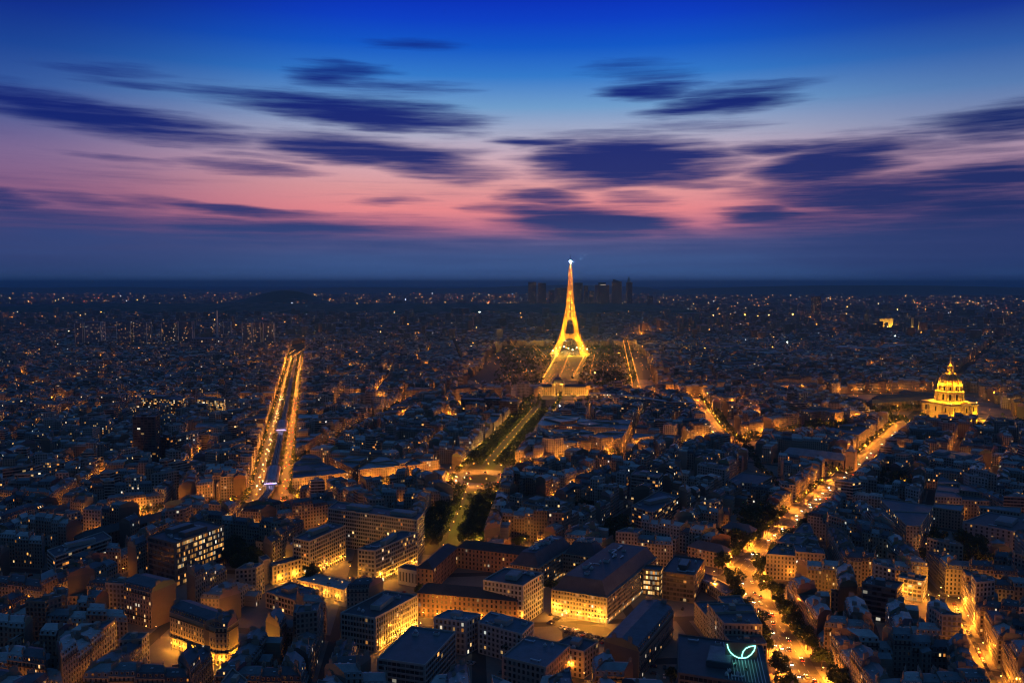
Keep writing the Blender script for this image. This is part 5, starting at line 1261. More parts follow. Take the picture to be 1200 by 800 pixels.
# ------------------------------------------------------------------ iron tower
def rthing(name, label, cat, loc, rz, group=None):
    t = thing(name, label, cat, loc, group); t.rotation_euler = (0, 0, rz); t['_o'] = [0.0, 0.0, 0.0]; return t
O0 = (0, 0, 0)
def iron_tower():
    root = rthing('iron_tower', 'tall lattice iron tower glowing gold with a white beacon on top', 'tower', (*EIF, 0), math.atan2(EIF[0], -EIF[1]) * 0 + rad(-5))
    def hw(z):                              # half width of the whole tower
        pts = [(0, 62.5), (28, 46), (57, 33.5), (86, 25.5), (115, 19.5), (150, 14.2), (200, 9.2), (240, 6.6), (276, 5.0), (290, 4.4)]
        for (a, wa), (b, wb_) in zip(pts, pts[1:]):
            if z <= b: return wa + (wb_ - wa) * (z - a) / (b - a)
        return 4.4
    def lw(z): return 25 + (15.5 - 25) * min(z, 57) / 57 if z < 57 else 15.5 + (10.5 - 15.5) * (z - 57) / 58
    zs1 = [0, 12, 24, 35, 46, 57]; zs2 = [62, 72, 82, 92, 101, 110, 115]
    def panel(mb, a, b, c, d, w, sub_=True):  # a-b below, d-c above: X braces with a mid bar
        a, b, c, d = map(Vector, (a, b, c, d)); mb.beam(a, c, w); mb.beam(b, d, w); mb.beam(d, c, w)
        if sub_:
            m = (a + b + c + d) / 4; mb.beam((a + d) / 2, (b + c) / 2, w * .7); mb.beam((a + b) / 2, (a + d) / 2, w * .6); mb.beam((a + b) / 2, (b + c) / 2, w * .6); mb.beam((d + c) / 2, (a + d) / 2, w * .6); mb.beam((d + c) / 2, (b + c) / 2, w * .6)
    for sx in (-1, 1):
        for sy in (-1, 1):
            mb = MB()
            for zs in (zs1, zs2):
                for z0, z1 in zip(zs, zs[1:]):
                    def corner(z, i, j): o = hw(z); l = lw(z); return (sx * (o - l * i), sy * (o - l * j), z)
                    idx = ((0, 0), (1, 0), (1, 1), (0, 1))
                    for k in range(4):
                        p, q = idx[k], idx[(k + 1) % 4]; mb.beam(corner(z0, *p), corner(z1, *p), 1.7 if z0 < 60 else 1.4)
                        panel(mb, corner(z0, *p), corner(z0, *q), corner(z1, *q), corner(z1, *p), .55 if z0 < 60 else .5)
            mb.build('leg', root, O0)
            ft = MB(); c = (sx * (62.5 - 12.5), sy * (62.5 - 12.5)); ft.box(c, (29, 29, 4), 0, 'gold', z0=0); ft.build('masonry_base', root, O0)
    def ring(name, z, o, h, wd):
        mb = MB()
        for (cx_, cy_, sx, sy) in ((0, -o + wd / 2, 2 * o, wd), (0, o - wd / 2, 2 * o, wd), (-o + wd / 2, 0, wd, 2 * o - 2 * wd - .1), (o - wd / 2, 0, wd, 2 * o - 2 * wd - .1)):
            mb.box((cx_, cy_), (sx, sy, 1.2), 0, 'iron', z0=z); mb.box((cx_, cy_), (sx, sy, .8), 0, 'iron', z0=z + h)
        for k in range(25):
            t = -o + 2 * o * k / 24
            for s in (-1, 1): mb.beam((t, s * (o - .5), z), (t, s * (o - .5), z + h), .7); mb.beam((s * (o - .5), t, z), (s * (o - .5), t, z + h), .7)
        mb.build(name, root, O0)
    ring('first_platform', 56, 36, 5.5, 9); ring('second_platform', 113, 21, 4.5, 7)
    for k in range(4):                      # the four decorative arches
        mb = MB(); ca, sa = math.cos(k * math.pi / 2), math.sin(k * math.pi / 2); pr = None
        for i in range(15):
            a = math.pi * i / 14; x = 36 * math.cos(a); z = 16 + 37 * math.sin(a); y = -(hw(z) - 2)
            p = (ca * x - sa * y, sa * x + ca * y, z); z2 = 20 + 37 * math.sin(a) ; x2 = 40 * math.cos(a); q = (ca * x2 - sa * y, sa * x2 + ca * y, min(z2, 56))
            if pr: mb.beam(pr[0], p, 1.2); mb.beam(pr[1], q, 1.0); mb.beam(pr[0], q, .6)
            mb.beam(p, q, .6); pr = (p, q)
        mb.build('arch', root, O0)
    mb = MB(); zs = [118]
    while zs[-1] < 270: zs.append(zs[-1] + max(6.5, hw(zs[-1]) * .95))
    zs[-1] = 274
    for z0, z1 in zip(zs, zs[1:]):
        a, b = hw(z0), hw(z1)
        for k in range(4):
            c, s = math.cos(k * math.pi / 2), math.sin(k * math.pi / 2); rt = lambda x, y, z: (c * x - s * y, s * x + c * y, z)
            mb.beam(rt(-a, -a, z0), rt(-b, -b, z1), 1.7 if z0 < 190 else 1.3)
            if z0 < 190:
                g0, g1 = a * .22, b * .18
                for s_ in (-1, 1): panel(mb, rt(s_ * a, -a, z0), rt(s_ * g0, -a, z0), rt(s_ * g1, -b, z1), rt(s_ * b, -b, z1), .85); mb.beam(rt(s_ * g0, -a, z0), rt(s_ * g1, -b, z1), 1.0)
            else: panel(mb, rt(-a, -a, z0), rt(a, -a, z0), rt(b, -b, z1), rt(-b, -b, z1), .8)
    mb.build('spire_shaft', root, O0)
    mb = MB(); mb.box((0, 0), (15, 15, 1.2), 0, 'iron', z0=274); mb.box((0, 0), (11, 11, 5.0), 0, 'iron', z0=275.2); mb.box((0, 0), (13, 13, .8), 0, 'iron', z0=280.3); mb.lathe([(4.6, 281), (4.2, 287), (3.2, 291), (1.6, 294), (1.4, 298), (0, 298)], (0, 0), 12, 'iron'); mb.build('summit_cabin', root, O0)
    mb = MB(); mb.beam((0, 0, 298), (0, 0, 324), 1.4, 'metal', .4); [mb.beam((-1.6, 0, z), (1.6, 0, z), .35, 'metal') for z in (306, 310, 314, 318)]; mb.build('antenna', root, O0)
    mb = MB(); octa(mb, (0, 0, 301.8), 3.4, 'white_lamp', (1, 1, 1), 1); mb.build('beacon', root, O0)
    G = (1.0, .47, .018)
    for sx in (-1, 1):
        for sy in (-1, 1):
            for z, w in ((4, 38000), (14, 30000), (26, 30000), (38, 26000), (50, 26000), (64, 22000), (76, 18000), (88, 16000), (100, 14000), (110, 12000)):
                o = hw(z) - lw(z) / 2; light(w * EIFK * .55, (sx * o, sy * o, z), root, G)
    for z in (122, 132, 143, 154, 166, 178, 190, 202, 214, 226, 238, 249, 259, 269): light((60 * hw(z) ** 1.6 + 1500) * EIFK * 3.4, (0, 0, z), root, G)
    for z in (128, 150, 174, 200, 230, 260):   # added lights just outside, to brighten the outer faces
        for s in ((0, -1), (-1, 0), (1, 0)): light((30 * hw(z) ** 1.3 + 900) * EIFK * 2.8, (s[0] * (hw(z) + 5), s[1] * (hw(z) + 5), z), root, G)
    for sx in (-42, 0, 42): light(60000 * EIFK, (sx, -88, 5), root, G)  # more added lights before the tower, for its outer faces
    for s in (-1, 1): light(14000 * EIFK, (s * 20, -40, 50), root, G); light(9000 * EIFK, (s * 12, -28, 108), root, G)
    light(9000, (0, -9, 284), root, (1, .8, .5))
EIFK = 3.2
iron_tower()
fl2 = MB(); stage = []
for (px, py, w) in ((652, 408, 60000), (656, 407, 90000), (661, 406, 60000), (666, 408, 50000), (676, 407, 90000), (680, 408, 60000), (683, 405, 40000), (671, 410, 40000), (648, 411, 30000), (688, 409, 40000)):
    x, y = P(px, py + 5); octa(fl2, (x, y, 14.5), 1.7, 'lampfar', (1, .66, .26), 6); stage.append((x, y, 12, w))
so = tag(fl2.build('stage_lights'), 'cluster of blinding stage lights under the arch of the iron tower', 'stage lights', kind='stuff')
for (x, y, z, w) in stage: o = bpy.data.objects.new('lamp_light', lamp_light(w, (1, .55, .15))); COL.objects.link(o); o.location = (x, y, z); o.parent = so
lw_ = MB(); lw_.face([(*p, .05) for p in STRIP], 'lawn')
tag(lw_.build('park_lawn'), kind='structure')
ps = MB()
for k in range(30):
    t = k / 30; a, b = lerp(STRIP[0], STRIP[3], t), lerp(STRIP[1], STRIP[2], t); d = unit(sub(STRIP[3], STRIP[0]))
    ps.face([(*lerp(a, b, .05), .1), (*lerp(a, b, .95), .1), (*add(lerp(a, b, .95), d, 8), .1), (*add(lerp(a, b, .05), d, 8), .1)], 'pave')
tag(ps.build('park_path'), kind='structure')

# ------------------------------------------------------------------ domed church
def columns(mb, pts, r_, z0, z1):
    for p in pts: mb.lathe([(r_ * 1.3, z0), (r_ * 1.3, z0 + .6), (r_, z0 + .8), (r_ * .85, z1 - .9), (r_ * 1.3, z1 - .5), (r_ * 1.3, z1)], p, 8, 'gold')
def arch_win(mb, c, o, w, z0, z1):            # dark arched opening on a wall: centre, outward direction
    d = (-o[1], o[0]); a = math.atan2(d[1], d[0]); n = 6; p = add(c, o, .12)
    pts = [(*add(p, d, w / 2), z0), (*add(p, d, -w / 2), z0)] + [(*add(p, d, -w / 2 * math.cos(math.pi * i / n)), z1 - w / 2 + w / 2 * math.sin(math.pi * i / n)) for i in range(n + 1)]
    mb.face(list(reversed(pts)), 'glassdark')
    for s in (-1, 1): mb.box(add(add(c, d, s * (w / 2 + .35)), o, .25), (.6, .7, z1 - z0), a, 'gold', z0=z0)
    mb.box(add(c, o, .25), (w + 1.4, .8, .5), a, 'gold', z0=z0 - .51)
def dome_church():
    root = rthing('domed_church', 'domed church flooded in golden light with ribbed dome, lantern and spire', 'church', (*INV, 0), rad(20))
    b = MB(); B = 29.0
    b.box((0, 0), (2 * B, 2 * B, 30), 0, 'gold', z0=0)
    for z, e in ((14.2, 1.2), (28.6, 1.8), (31.4, .8)): b.box((0, 0), (2 * B + e * 2, 2 * B + e * 2, 1.3), 0, 'gold', z0=z + .01)
    b.build('base', root, O0)
    f = MB(); f.box((0, -B - 2.4), (22, 4.6, 30), 0, 'gold', z0=0.01); f.box((0, -B - 2.4), (24, 6, 1.2), 0, 'gold', z0=14.6); f.box((0, -B - 2.4), (24, 6, 1.2), 0, 'gold', z0=28.9)
    f.face([(-12, -B - 5.5, 30.2), (12, -B - 5.5, 30.2), (0, -B - 5.5, 36.5)], 'gold'); f.face([(-12, -B - 5.5, 30.2), (0, -B - 5.5, 36.5), (0, -B + 2, 36.5), (-12, -B + 2, 30.2)], 'gilt'); f.face([(12, -B - 5.5, 30.2), (12, -B + 2, 30.2), (0, -B + 2, 36.5), (0, -B - 5.5, 36.5)], 'gilt')
    for z0, z1 in ((.6, 14.4), (15.8, 28.8)): columns(f, [(x, -B - 5.6) for x in (-10.5, -7.5, -3.6, 3.6, 7.5, 10.5)], .75, z0, z1)
    f.build('portico', root, O0)
    p = MB()
    for z0, z1 in ((.6, 14.2), (15.8, 28.5)):
        columns(p, [(x, -B - .9) for x in (-27.5, -24.5, -17, -14, 14, 17, 24.5, 27.5)] + [(s * (B + .9), y) for s in (1, -1) for y in (-27, -24, -15, -12, 12, 15, 24, 27)], .7, z0, z1)
    p.build('column_row', root, O0)
    def win(c, o, w, z0, z1):
        m = MB(); arch_win(m, c, o, w, z0, z1); m.build('window', root, O0)
    for z0, z1 in ((3, 11), (18, 26)):
        for x in (-20.7, 20.7): win((x, -B), (0, -1), 3.4, z0, z1)
        for y in (-19.5, 0, 19.5): win((B, y), (1, 0), 3.4, z0, z1); win((-B, y), (-1, 0), 3.4, z0, z1)
    win((0, -B - 4.7), (0, -1), 4.0, 1.5, 11.5); win((0, -B - 4.7), (0, -1), 3.4, 18, 26)
    d = MB(); d.lathe([(23, 32.7), (23, 35), (19.6, 35.2), (19.6, 49), (22, 49.3), (22, 50.6), (19, 50.8)], (0, 0), 40, 'gold')
    cp_ = [(21.3 * math.cos(a), 21.3 * math.sin(a)) for k in range(12) for a in (2 * math.pi * k / 12 - .09, 2 * math.pi * k / 12 + .09)]; columns(d, cp_, .8, 35.2, 49.2)
    d.build('drum', root, O0)
    for k in range(12):
        a = 2 * math.pi * (k + .5) / 12; o = (math.cos(a), math.sin(a)); win((19.5 * o[0], 19.5 * o[1]), o, 3.6, 37, 46.5)
    d = MB(); d.lathe([(19, 50.8), (17.2, 51), (17.2, 60), (19, 60.3), (19, 61.6), (17.6, 61.8)], (0, 0), 40, 'gold')
    for k in range(12):
        a = 2 * math.pi * k / 12; d.box((18 * math.cos(a), 18 * math.sin(a)), (2.2, 1.6, 10), a, 'gold', z0=50.7)
    d.build('attic_drum', root, O0)
    for k in range(12):
        a = 2 * math.pi * (k + .5) / 12; o = (math.cos(a), math.sin(a)); win((17.1 * o[0], 17.1 * o[1]), o, 2.8, 52.5, 58.8)
    d = MB(); prof = [(17.4 * math.cos(t) ** .85 if t < 1.5 else 4.2, 61.8 + 19.5 * math.sin(t)) for t in [i * .13 for i in range(12)]]; prof = [(max(r_, 4.2), z) for r_, z in prof] ; d.lathe(prof, (0, 0), 48, 'gilt'); d.build('dome', root, O0, smooth=True)
    rb = MB()
    for k in range(12):
        a = 2 * math.pi * k / 12
        for (r0, z0), (r1, z1) in zip(prof, prof[1:]): rb.beam((math.cos(a) * (r0 + .15), math.sin(a) * (r0 + .15), z0), (math.cos(a) * (r1 + .15), math.sin(a) * (r1 + .15), z1), .9, 'gold')
        a += math.pi / 12; rb.lathe([(1.0, 66), (1.2, 67), (.9, 69), (0, 70)], (16.3 * math.cos(a), 16.3 * math.sin(a)), 6, 'gold')
    rb.build('gilded_rib', root, O0)
    l = MB(); zt = prof[-1][1]; l.lathe([(5.2, zt - .6), (5.2, zt + .8), (3.4, zt + 1), (3.2, zt + 10), (4.6, zt + 10.3), (4.4, zt + 11.2), (2.2, zt + 11.6), (1.5, zt + 15), (1.1, zt + 16)], (0, 0), 12, 'gold'); columns(l, [(4.3 * math.cos(k * math.pi / 4), 4.3 * math.sin(k * math.pi / 4)) for k in range(8)], .5, zt + .8, zt + 10.2); l.build('lantern', root, O0)
    s = MB(); s.lathe([(1.2, zt + 16), (.5, zt + 26), (.12, zt + 31), (0, zt + 31)], (0, 0), 8, 'gold'); s.beam((-.9, 0, zt + 29.6), (.9, 0, zt + 29.6), .25, 'gold'); s.build('spire', root, O0)
    G = (1.0, .43, .008)
    for k in range(16):
        a = 2 * math.pi * k / 16; x, y = 62 * math.cos(a), 62 * math.sin(a)
        if y < 35: light(15000 * INVK, (x, y, 3), root, G)
    for x in (-24, -12, 12, 24): light(5000 * INVK, (x, -B - 9, 1.5), root, G); light(2600 * INVK, (x, -B - 4.5, 16.5), root, G)
    for y in (-20, -7, 7): light(5000 * INVK, (B + 8, y, 1.5), root, G)
    for k in range(12):
        a = 2 * math.pi * k / 12 + .13; light(5200 * INVK, (27.5 * math.cos(a), 27.5 * math.sin(a), 33.6), root, G); light(1700 * INVK, (21.5 * math.cos(a), 21.5 * math.sin(a), 51.5), root, G); light(7000 * INVK, (19.8 * math.cos(a), 19.8 * math.sin(a), 62.3), root, G)
    for k in range(4): a = k * math.pi / 2 + .5; light(1500 * INVK, (7.5 * math.cos(a), 7.5 * math.sin(a), zt + .9), root, G); light(500 * INVK, (2.6 * math.cos(a), 2.6 * math.sin(a), zt + 13.5), root, G)
    for x in (-28, 28):
        m = MB(); octa(m, (x, -29, 33.4), .7, 'lamp', (1, 1, 1), 1); m.build('floodlight_head', root, O0)
INVK = 2.2
dome_church()
w, rf = MB(), MB()
c = (INV[0] + 30, INV[1] + 60); t = thing('long_hospice', 'long dark roofs of the hospice stretching behind the domed church', 'hospice', (*c, 0))
for (ax, ay, L, ang) in ((-95, 75, 200, 20), (-60, 130, 170, 20), (48, 40, 70, 110), (-95, 90, 90, 110), (75, 130, 110, 110)):
    a = add(INV, (ax, ay)); d = (math.cos(rad(ang)), math.sin(rad(ang))); gable_wing(w, rf, a, add(a, d, L), 15, 18 - .01 * ang, (.20, .17, .14), (.07, .075, .085), R.uniform(0, 50), .05, .4, 6)
w.build('wall', t); rf.build('roof', t)

# ------------------------------------------------------------------ military school, arch, curved office, blue-roofed church
def school():
    a, b = EM; d = unit(sub(b, a)); n = (-d[1], d[0]); ang = math.atan2(d[1], d[0]); L = dist(a, b); m = lerp(a, b, .5); ST = (.46, .38, .26)
    root = thing('military_school', 'long floodlit stone school with square central dome before the park', 'school', (*m, 0))
    w, rf = MB(), MB(); gable_wing(w, rf, a, b, 18, 17, ST, (.08, .085, .1), 5, .12, .4, 5, 4.0, 5.5); w.build('wall', root); rf.build('roof', root)
    for t in (.04, .96):
        w, rf = MB(), MB(); p = add(lerp(a, b, t), n, -3); w.box(add(p, n, 9), (15, 20, 21), ang, 'concrete', ST); gable_wing(w, rf, add(add(p, d, -7.6), n, -1.2), add(add(p, d, 7.6), n, -1.2), 20.4, 21.3, ST, (.08, .085, .1), 3, .1, .4, 6, 4, 5); w.build('wall', root); rf.build('end_pavilion_roof', root)
    w = MB(); p = add(m, n, 6); w.box(p, (26, 24, 24), ang, 'gold'); w.box(p, (28, 26, 1.4), ang, 'gold', z0=24.01)
    columns(w, [add(add(m, n, -7), d, x) for x in (-9, -5, -1.8, 1.8, 5, 9)], .9, 1, 22)
    w.build('central_pavilion', root)
    q = MB(); z = 25.5; hwd = 11
    for k in range(5):
        f0, f1 = math.cos(k * .27), math.cos((k + 1) * .27)
        A = [add(add(p, d, x * hwd * f0), n, y * hwd * f0) for x, y in ((-1, -1), (1, -1), (1, 1), (-1, 1))]; Bq = [add(add(p, d, x * hwd * f1), n, y * hwd * f1) for x, y in ((-1, -1), (1, -1), (1, 1), (-1, 1))]; zz = z + 12 * math.sin((k + 1) * .27) - 12 * math.sin(k * .27)
        for i in range(4): q.face([(*A[i], z), (*A[(i + 1) % 4], z), (*Bq[(i + 1) % 4], zz), (*Bq[i], zz)], 'roof', None, (.09, .095, .11))
        z = zz
    q.lathe([(3, z - .2), (2.4, z + 3), (.4, z + 7), (0, z + 7)], p, 8, 'gold'); q.build('square_dome', root)
    G = (1, .5, .06)
    for x in np.linspace(-62, 62, 13): light(3000, (*add(add(m, n, -11), d, x), 2), root, G)
    for x in (-6, 6): light(3500, (*add(add(m, n, -9), d, x), 25), root, G)
school()
def arch():
    x, y = P(1038.5, 384.5); root = rthing('triumphal_arch', 'small golden floodlit triumphal arch among dark roofs', 'arch', (x, y, 0), rad(-22))
    Wd, Hh, D, ow, oh = 62, 50, 26, 20, 31
    b = MB()
    for s in (-1, 1): b.box((s * (Wd / 4 + ow / 4), 0), (Wd / 2 - ow / 2, D, Hh - 12), 0, 'gold')
    n = 10; 
    for i in range(n):
        a0, a1 = math.pi * i / n, math.pi * (i + 1) / n; r_ = ow / 2; zc = oh - r_
        for yy, fl_ in ((-D / 2 + .3, 1), (D / 2 - .3, -1)):
            pts = [(r_ * math.cos(a0), yy, zc + r_ * math.sin(a0)), (r_ * math.cos(a0), yy, Hh - 12), (r_ * math.cos(a1), yy, Hh - 12), (r_ * math.cos(a1), yy, zc + r_ * math.sin(a1))]; b.face(pts, 'gold')
        b.face([(r_ * math.cos(a0), -D / 2 + .3, zc + r_ * math.sin(a0)), (r_ * math.cos(a1), -D / 2 + .3, zc + r_ * math.sin(a1)), (r_ * math.cos(a1), D / 2 - .3, zc + r_ * math.sin(a1)), (r_ * math.cos(a0), D / 2 - .3, zc + r_ * math.sin(a0))], 'gold')
    b.build('pier', root, O0)
    c_ = MB(); c_.box((0, 0), (Wd + 3, D + 3, 1.6), 0, 'gold', z0=Hh - 11.9); c_.box((0, 0), (Wd, D, 9), 0, 'gold', z0=Hh - 10.2); c_.box((0, 0), (Wd + 2, D + 2, 1.2), 0, 'gold', z0=Hh - 1.1); c_.build('attic', root, O0)
    G = (1, .55, .05)
    for xx in (-40, -15, 15, 40): light(90000, (xx, -D - 14, 4), root, G)
    light(30000, (0, 0, 6), root, G); light(40000, (-52, 0, 4), root, G)
arch()
def curved_office():
    root = thing('curved_office', 'long curved pale office with bright top floor beyond the avenue', 'office', (*UN[2], 0)); h = 24
    w, rf = MB(), MB(); fine = []
    for a, b in zip(UN, UN[1:]):
        for k in range(4): fine.append(lerp(a, b, k / 4))
    fine.append(UN[-1]); rows = [MB() for _ in range(7)]; fh = h / 7
    for i, (a, b) in enumerate(zip(fine, fine[1:])):
        q = wing_poly(a, b, 16); d = unit(sub(b, a)); o = (d[1], -d[0]); L = dist(a, b); nb = max(2, round(L / 2.6))
        w.wall(a, b, 0, h + .8, 'concrete', (.40, .39, .37)); w.wall(q[2], q[3], 0, h, 'concrete', (.40, .39, .37)); rf.face([(*p, h) for p in q], 'roof', None, (.3, .31, .33))
        if i in (0, len(fine) - 2): w.wall(q[1], q[2], 0, h, 'concrete', (.4, .39, .37)); w.wall(q[3], q[0], 0, h, 'concrete', (.4, .39, .37))
        for k in range(7):
            A, B_ = add(a, o, .06), add(b, o, .06); rows[k].face([(*A, k * fh + 1), (*B_, k * fh + 1), (*B_, k * fh + 2.8), (*A, k * fh + 2.8)], 'facade', [(i * 9, k + .22), (i * 9 + nb, k + .22), (i * 9 + nb, k + .78), (i * 9, k + .78)], (.36, .35, .33), (44, .75 if k == 6 and i < 9 else .1, .8))
            w.box(add(lerp(a, b, .5), o, .2), (L, .4, .3), math.atan2(d[1], d[0]), 'concrete', (.42, .41, .39), z0=k * fh + .5)
    w.build('wall', root); rf.build('roof', root)
    for m in rows: m.build('window_band', root)
curved_office()
def church():
    a, b = CH; d = unit(sub(b, a)); n = (-d[1], d[0]); ang = math.atan2(d[1], d[0]); L = dist(a, b); ST = (.34, .27, .2)
    root = thing('stone_church', 'dark stone church with blue-grey roof, arched windows and a stubby tower', 'church', (*lerp(a, b, .5), 0))
    w, rf = MB(), MB(); gable_wing(w, rf, a, add(a, d, L - 12), 22, 14, ST, (.2, .25, .33), 8, 0, 0, 7, 4, 8); w.build('wall', root); rf.build('roof', root)
    for k in range(9):
        m = MB(); arch_win(m, add(a, d, 5 + k * (L - 22) / 8), (d[1], -d[0]), 2.6, 4, 11); m.build('window', root)
    t = MB(); t.box(add(add(b, d, -5.5), n, 8), (11, 12, 25), ang, 'concrete', ST); t.box(add(add(b, d, -5.5), n, 8), (12, 13, .8), ang, 'concrete', ST, z0=25.01); t.lathe([(6, 25.8), (2, 31), (0, 33)], add(add(b, d, -5.5), n, 8), 4, 'roof', ang + .785); t.build('bell_tower', root)
church()

# ------------------------------------------------------------------ towers of the distance
def far_tower(xl, xr, yt, yb, label, body, lit, kind=0, group=None, depth=.8, name='tower_block'):
    a, b = P(xl, yb), P(xr, yb); h = top_z(a[1], (xl + xr) / 2, yt); wd = dist(a, b); an = R.uniform(-.25, .25); c = add(lerp(a, b, .5), (0, wd * depth / 2)); ca, sa = math.cos(an), math.sin(an)
    s = 1 / (abs(ca) + abs(sa) * depth); q = [(c[0] + s * (ca * x * wd - sa * y * wd * depth), c[1] + s * (sa * x * wd + ca * y * wd * depth)) for x, y in ((-.5, -.5), (.5, -.5), (.5, .5), (-.5, .5))]
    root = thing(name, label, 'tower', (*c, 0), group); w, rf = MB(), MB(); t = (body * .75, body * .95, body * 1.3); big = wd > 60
    flat_shell(q, h, t, (.05, .055, .065), R.uniform(0, 99), lit, w, rf, .7, 5.0 if big else 3.4, 6 if big else 3.4, para=1.5)
    if not big:
        for p in q: w.box(p, (1.6, 1.6, h + 1), an, 'concrete', (body * 2.2,) * 3)
    w.build('wall', root); rf.build('roof', root)
    if kind == 1:
        m = MB(); m.box(c, (wd * .45, wd * .4, h * .13), an, 'glassdark', z0=h + .2); m.build('crown_box', root); m = MB(); m.box(add(c, (sa * wd * .3, -ca * wd * .3)), (wd * .40, 2, h * .07), an, 'lit3', z0=h * .955); m.build('bright_sign', root)
    if kind == 2:
        m = MB(); z = h + .2; hi = h * .12; qq, _ = inset(q, [wd * .08] * 4)
        m.face([(*qq[0], z), (*qq[1], z), (*qq[1], z + .1), (*qq[0], z + hi)], 'roof', None, t); m.face([(*qq[2], z), (*qq[3], z), (*qq[3], z + hi), (*qq[2], z + .1)], 'roof', None, t); m.face([(*qq[3], z), (*qq[0], z), (*qq[0], z + hi), (*qq[3], z + hi)], 'roof', None, t); m.face([(*qq[0], z + hi), (*qq[1], z + .1), (*qq[2], z + .1), (*qq[3], z + hi)], 'roof', None, t); m.build('slanted_crown', root)
    if kind == 3:
        m = MB(); m.lathe([(wd * .32, h + .2), (wd * .25, h * 1.1), (wd * .04, h * 1.27), (0, h * 1.28)], lerp(q[0], q[1], .3), 4, 'roof'); m.build('spire', root)
    return root
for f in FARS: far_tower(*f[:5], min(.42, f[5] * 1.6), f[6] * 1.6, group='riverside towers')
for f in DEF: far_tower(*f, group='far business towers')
far_tower(952.5, 962, 348, 373, 'lone dark hotel tower standing above the far lights', .07, .08)
x, y = P(255.2, 409); hh = top_z(y, 255, 363.5); ch = rthing('tall_chimney', 'slim pale power-station chimney rising above the riverside towers', 'chimney', (x, y, 0), 0); m = MB(); m.lathe([(4.2, 0), (3.2, hh * .6), (2.6, hh), (2.0, hh), (0, hh - 2)], (0, 0), 14, 'steel'); m.build('shaft', ch, O0)
for (px, py, s, st, lb) in ((815, 368, 7, 16, 'glaring orange floodlight, leftmost and brightest of the far row'), (836, 369.2, 5, 12, 'glaring orange floodlight second in the far row'), (856, 368.3, 6.5, 14, 'glaring orange floodlight third in the far row'), (873, 368.7, 6, 12, 'glaring orange floodlight fourth in the far row'), (888, 370, 3.5, 9, 'weaker orange floodlight fifth in the far row'), (901, 369, 4.5, 10, 'weaker orange floodlight sixth in the far row'), (929, 368.2, 7.5, 16, 'big orange floodlight at the end of the far row'), (922.5, 401, 4.2, 30, 'white glaring floodlight above the dark park on the plain'), (1049, 393.5, 3.2, 16, 'white floodlight just below the golden arch'), (562, 365.5, 5.5, 14, 'white pair of floodlights at the edge of the dark wood'), (656, 475.5, 1.5, 60, 'cold white floodlight at the end of the avenue'), (697, 436.5, 2.6, 22, 'orange floodlight in the trees beside the park'), (826, 408, 2.6, 10, 'orange floodlight among the far roofs'), (470, 392.5, 3.4, 16, 'orange floodlight standing alone among the left roofs')):
    zt = 42 if 360 < py < 380 else 26; x, y = P(px, py, zt); t = rthing('floodlight', lb, 'floodlight', (x, y, 0), 0, 'floodlights of the distance'); m = MB(); m.beam((0, .4, 0), (0, .4, zt), .5, 'metal'); m.build('mast', t, O0)
    m = MB(); octa(m, (0, 0, zt), s * .55, 'flood_white' if 'white' in lb else 'flood_orange', (1, 1, 1), 1); ob = m.build('lamp_head', t, O0)

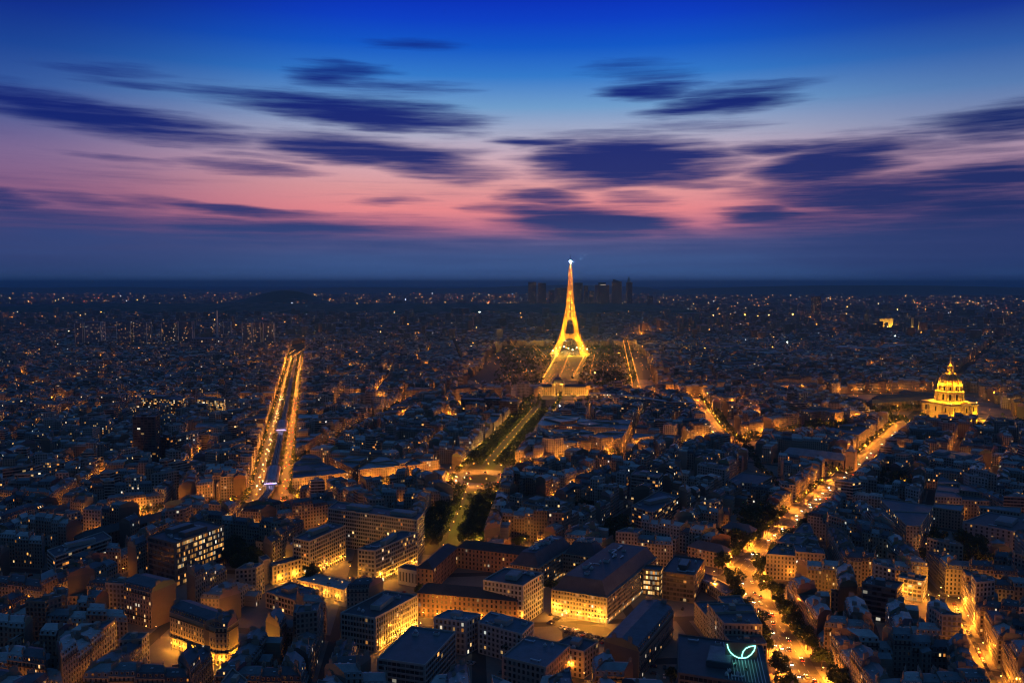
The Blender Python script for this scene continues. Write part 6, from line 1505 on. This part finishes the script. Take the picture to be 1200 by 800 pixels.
# ------------------------------------------------------------------ metro viaduct and stations
def viaduct():
    a, b, st = MAIN['viaduct']; d = unit(sub(b, a)); n = (-d[1], d[0]); L = 1150; ang = math.atan2(d[1], d[0])
    s0 = 0; root = thing('metro_viaduct', 'elevated metro viaduct with two pale tracks running down the middle of the boulevard', 'viaduct', (*a, 0))
    path = [add(a, d, L)] + [add(a, d, s) for s in (900, 600, 300, 60)] + [P(306, 588, 6), P(296, 593.5, 6), P(282, 597, 5), P(262, 601, 4)]
    dk, rl, pr = MB(), MB(), MB()
    for p, q in zip(path, path[1:]):
        e = unit(sub(q, p)); LL = dist(p, q); an = math.atan2(e[1], e[0]); m = lerp(p, q, .5); nn = (-e[1], e[0])
        dk.box(m, (LL + 1.5, 8.4, .9), an, 'concrete', (.10, .105, .11), z0=5.6)
        for o in (-3.9, 3.9): pr.box(add(m, nn, o), (LL, .25, 1.2), an, 'concrete', (.22, .22, .23), z0=6.52)
        for o in (-2.6, -1.15, 1.15, 2.6): rl.box(add(m, nn, o), (LL, .2, .2), an, 'steel', z0=6.52)
    dk.build('deck', root); pr.build('parapet', root); rl.build('rail', root)
    for k in range(48):
        for o in (-2.9, 2.9):
            m = MB(); m.lathe([(.7, .1), (.5, .8), (.45, 5.0), (.8, 5.6)], add(add(a, d, 20 + k * 22), n, o), 8, 'metal'); m.build('column', root)
    for s, LL, nm, lb in ((118, 78, 'metro_station', 'metro station with a long glazed canopy and violet lit end on the viaduct'), (455, 75, 'metro_station', 'farther metro station with glowing canopy on the viaduct')):
        c = add(a, d, s); t = rthing(nm, lb, 'station', (*c, 0), ang); m = MB(); k = 10; prof = [(-8.5, 10.2)] + [(8.5 * math.cos(math.pi - math.pi * i / k), 10.2 + 3.6 * math.sin(math.pi * i / k)) for i in range(1, k)] + [(8.5, 10.2)]
        for i, ((y0, z0), (y1, z1)) in enumerate(zip(prof, prof[1:])): m.face([(-LL / 2, y0, z0), (LL / 2, y0, z0), (LL / 2, y1, z1), (-LL / 2, y1, z1)], 'steel' if 2 < i < 7 else 'roof', None, (.2, .24, .30))
        m.build('canopy', t, O0)
        m = MB(); [m.box((-LL / 2 + .6 + i * (LL - 1.2) / 14, 0), (.35, 17, .3), 0, 'metal', z0=13.9 - .02 * i) for i in range(15)]; m.build('roof_frame', t, O0)
        m = MB(); [m.box((0, s_ * 6.4), (LL, 3.6, .6), 0, 'concrete', (.4, .4, .4), z0=7.0) for s_ in (-1, 1)]; m.build('platform', t, O0)
        m = MB(); [m.box((0, s_ * 8.4), (LL, .2, 2.6), 0, 'glassdark', z0=7.62) for s_ in (-1, 1)]; m.build('side_glazing', t, O0)
        m = MB(); m.box((-LL / 2 - .3, 0), (.3, 13, .5), 0, 'violet', z0=10.0); [m.box((0, s_ * 5), (LL - 4, .2, .15), 0, 'lit3', z0=10.0) for s_ in (-1, 1)]; m.build('light_strip', t, O0)
        for xx in (-LL / 2 - 2, -20, 20): light(900, (xx, 0, 9.6), t, (.75, .6, 1))
viaduct()

# ------------------------------------------------------------------ neon leaf sign on the glass-roofed office
def leaf_sign():
    z0, z1 = 20.9, 29; A, B = P(851, 771, z0), P(886, 772, z0); d = unit(sub(B, A)); n = (-d[1], d[0]); L = dist(A, B); m = lerp(A, B, .5); H2 = L * .5
    root = thing('leaf_sign', 'pale sign panel with a glowing turquoise leaf outline on the glass-roofed office', 'sign', (*m, z0)); b = MB(); b.box(m, (L + 1, .5, H2 + 1), math.atan2(d[1], d[0]), 'concrete', (.24, .21, .15), z0=z0); b.build('panel', root); o = (d[1], -d[0])
    t = MB(); f = lambda x, z: (*add(add(m, d, x * L / 2), o, .42), z0 + .6 + z * H2 * .96)
    pts = [(-.96, 1), (-.9, .72), (-.75, .42), (-.5, .18), (-.2, .03), (0.1, .0), (.4, .08), (.66, .3), (.85, .6), (.93, .93)]
    for p, q in zip(pts, pts[1:]): t.beam(f(*p), f(*q), .36, 'neon')
    p2 = [(.93, .93), (.6, .88), (.3, .74), (.12, .5), (.04, .2), (.06, 0)]
    for p, q in zip(p2, p2[1:]): t.beam(f(*p), f(*q), .36, 'neon')
    t.build('neon_outline', root)
leaf_sign()

# ------------------------------------------------------------------ air between here and the horizon
hz = bpy.data.materials.new('haze'); hz.use_nodes = True; t = NT(hz.node_tree); v = t.n('ShaderNodeVolumePrincipled'); v.inputs['Color'].default_value = (.26, .62, 1, 1); v.inputs['Density'].default_value = HAZE; v.inputs['Anisotropy'].default_value = 0.0
o = t.n('ShaderNodeOutputMaterial'); t.nt.links.new(v.outputs[0], o.inputs['Volume']); M['haze'] = hz
hbx = MB(); hbx.prism([(-61000, -4000), (61000, -4000), (61000, 61000), (-61000, 61000)], -1.5, 380, 'haze', bottom=True)
if HAZE > 0: tag(hbx.build('haze'), 'thin blue evening air over the city', 'haze', kind='stuff')
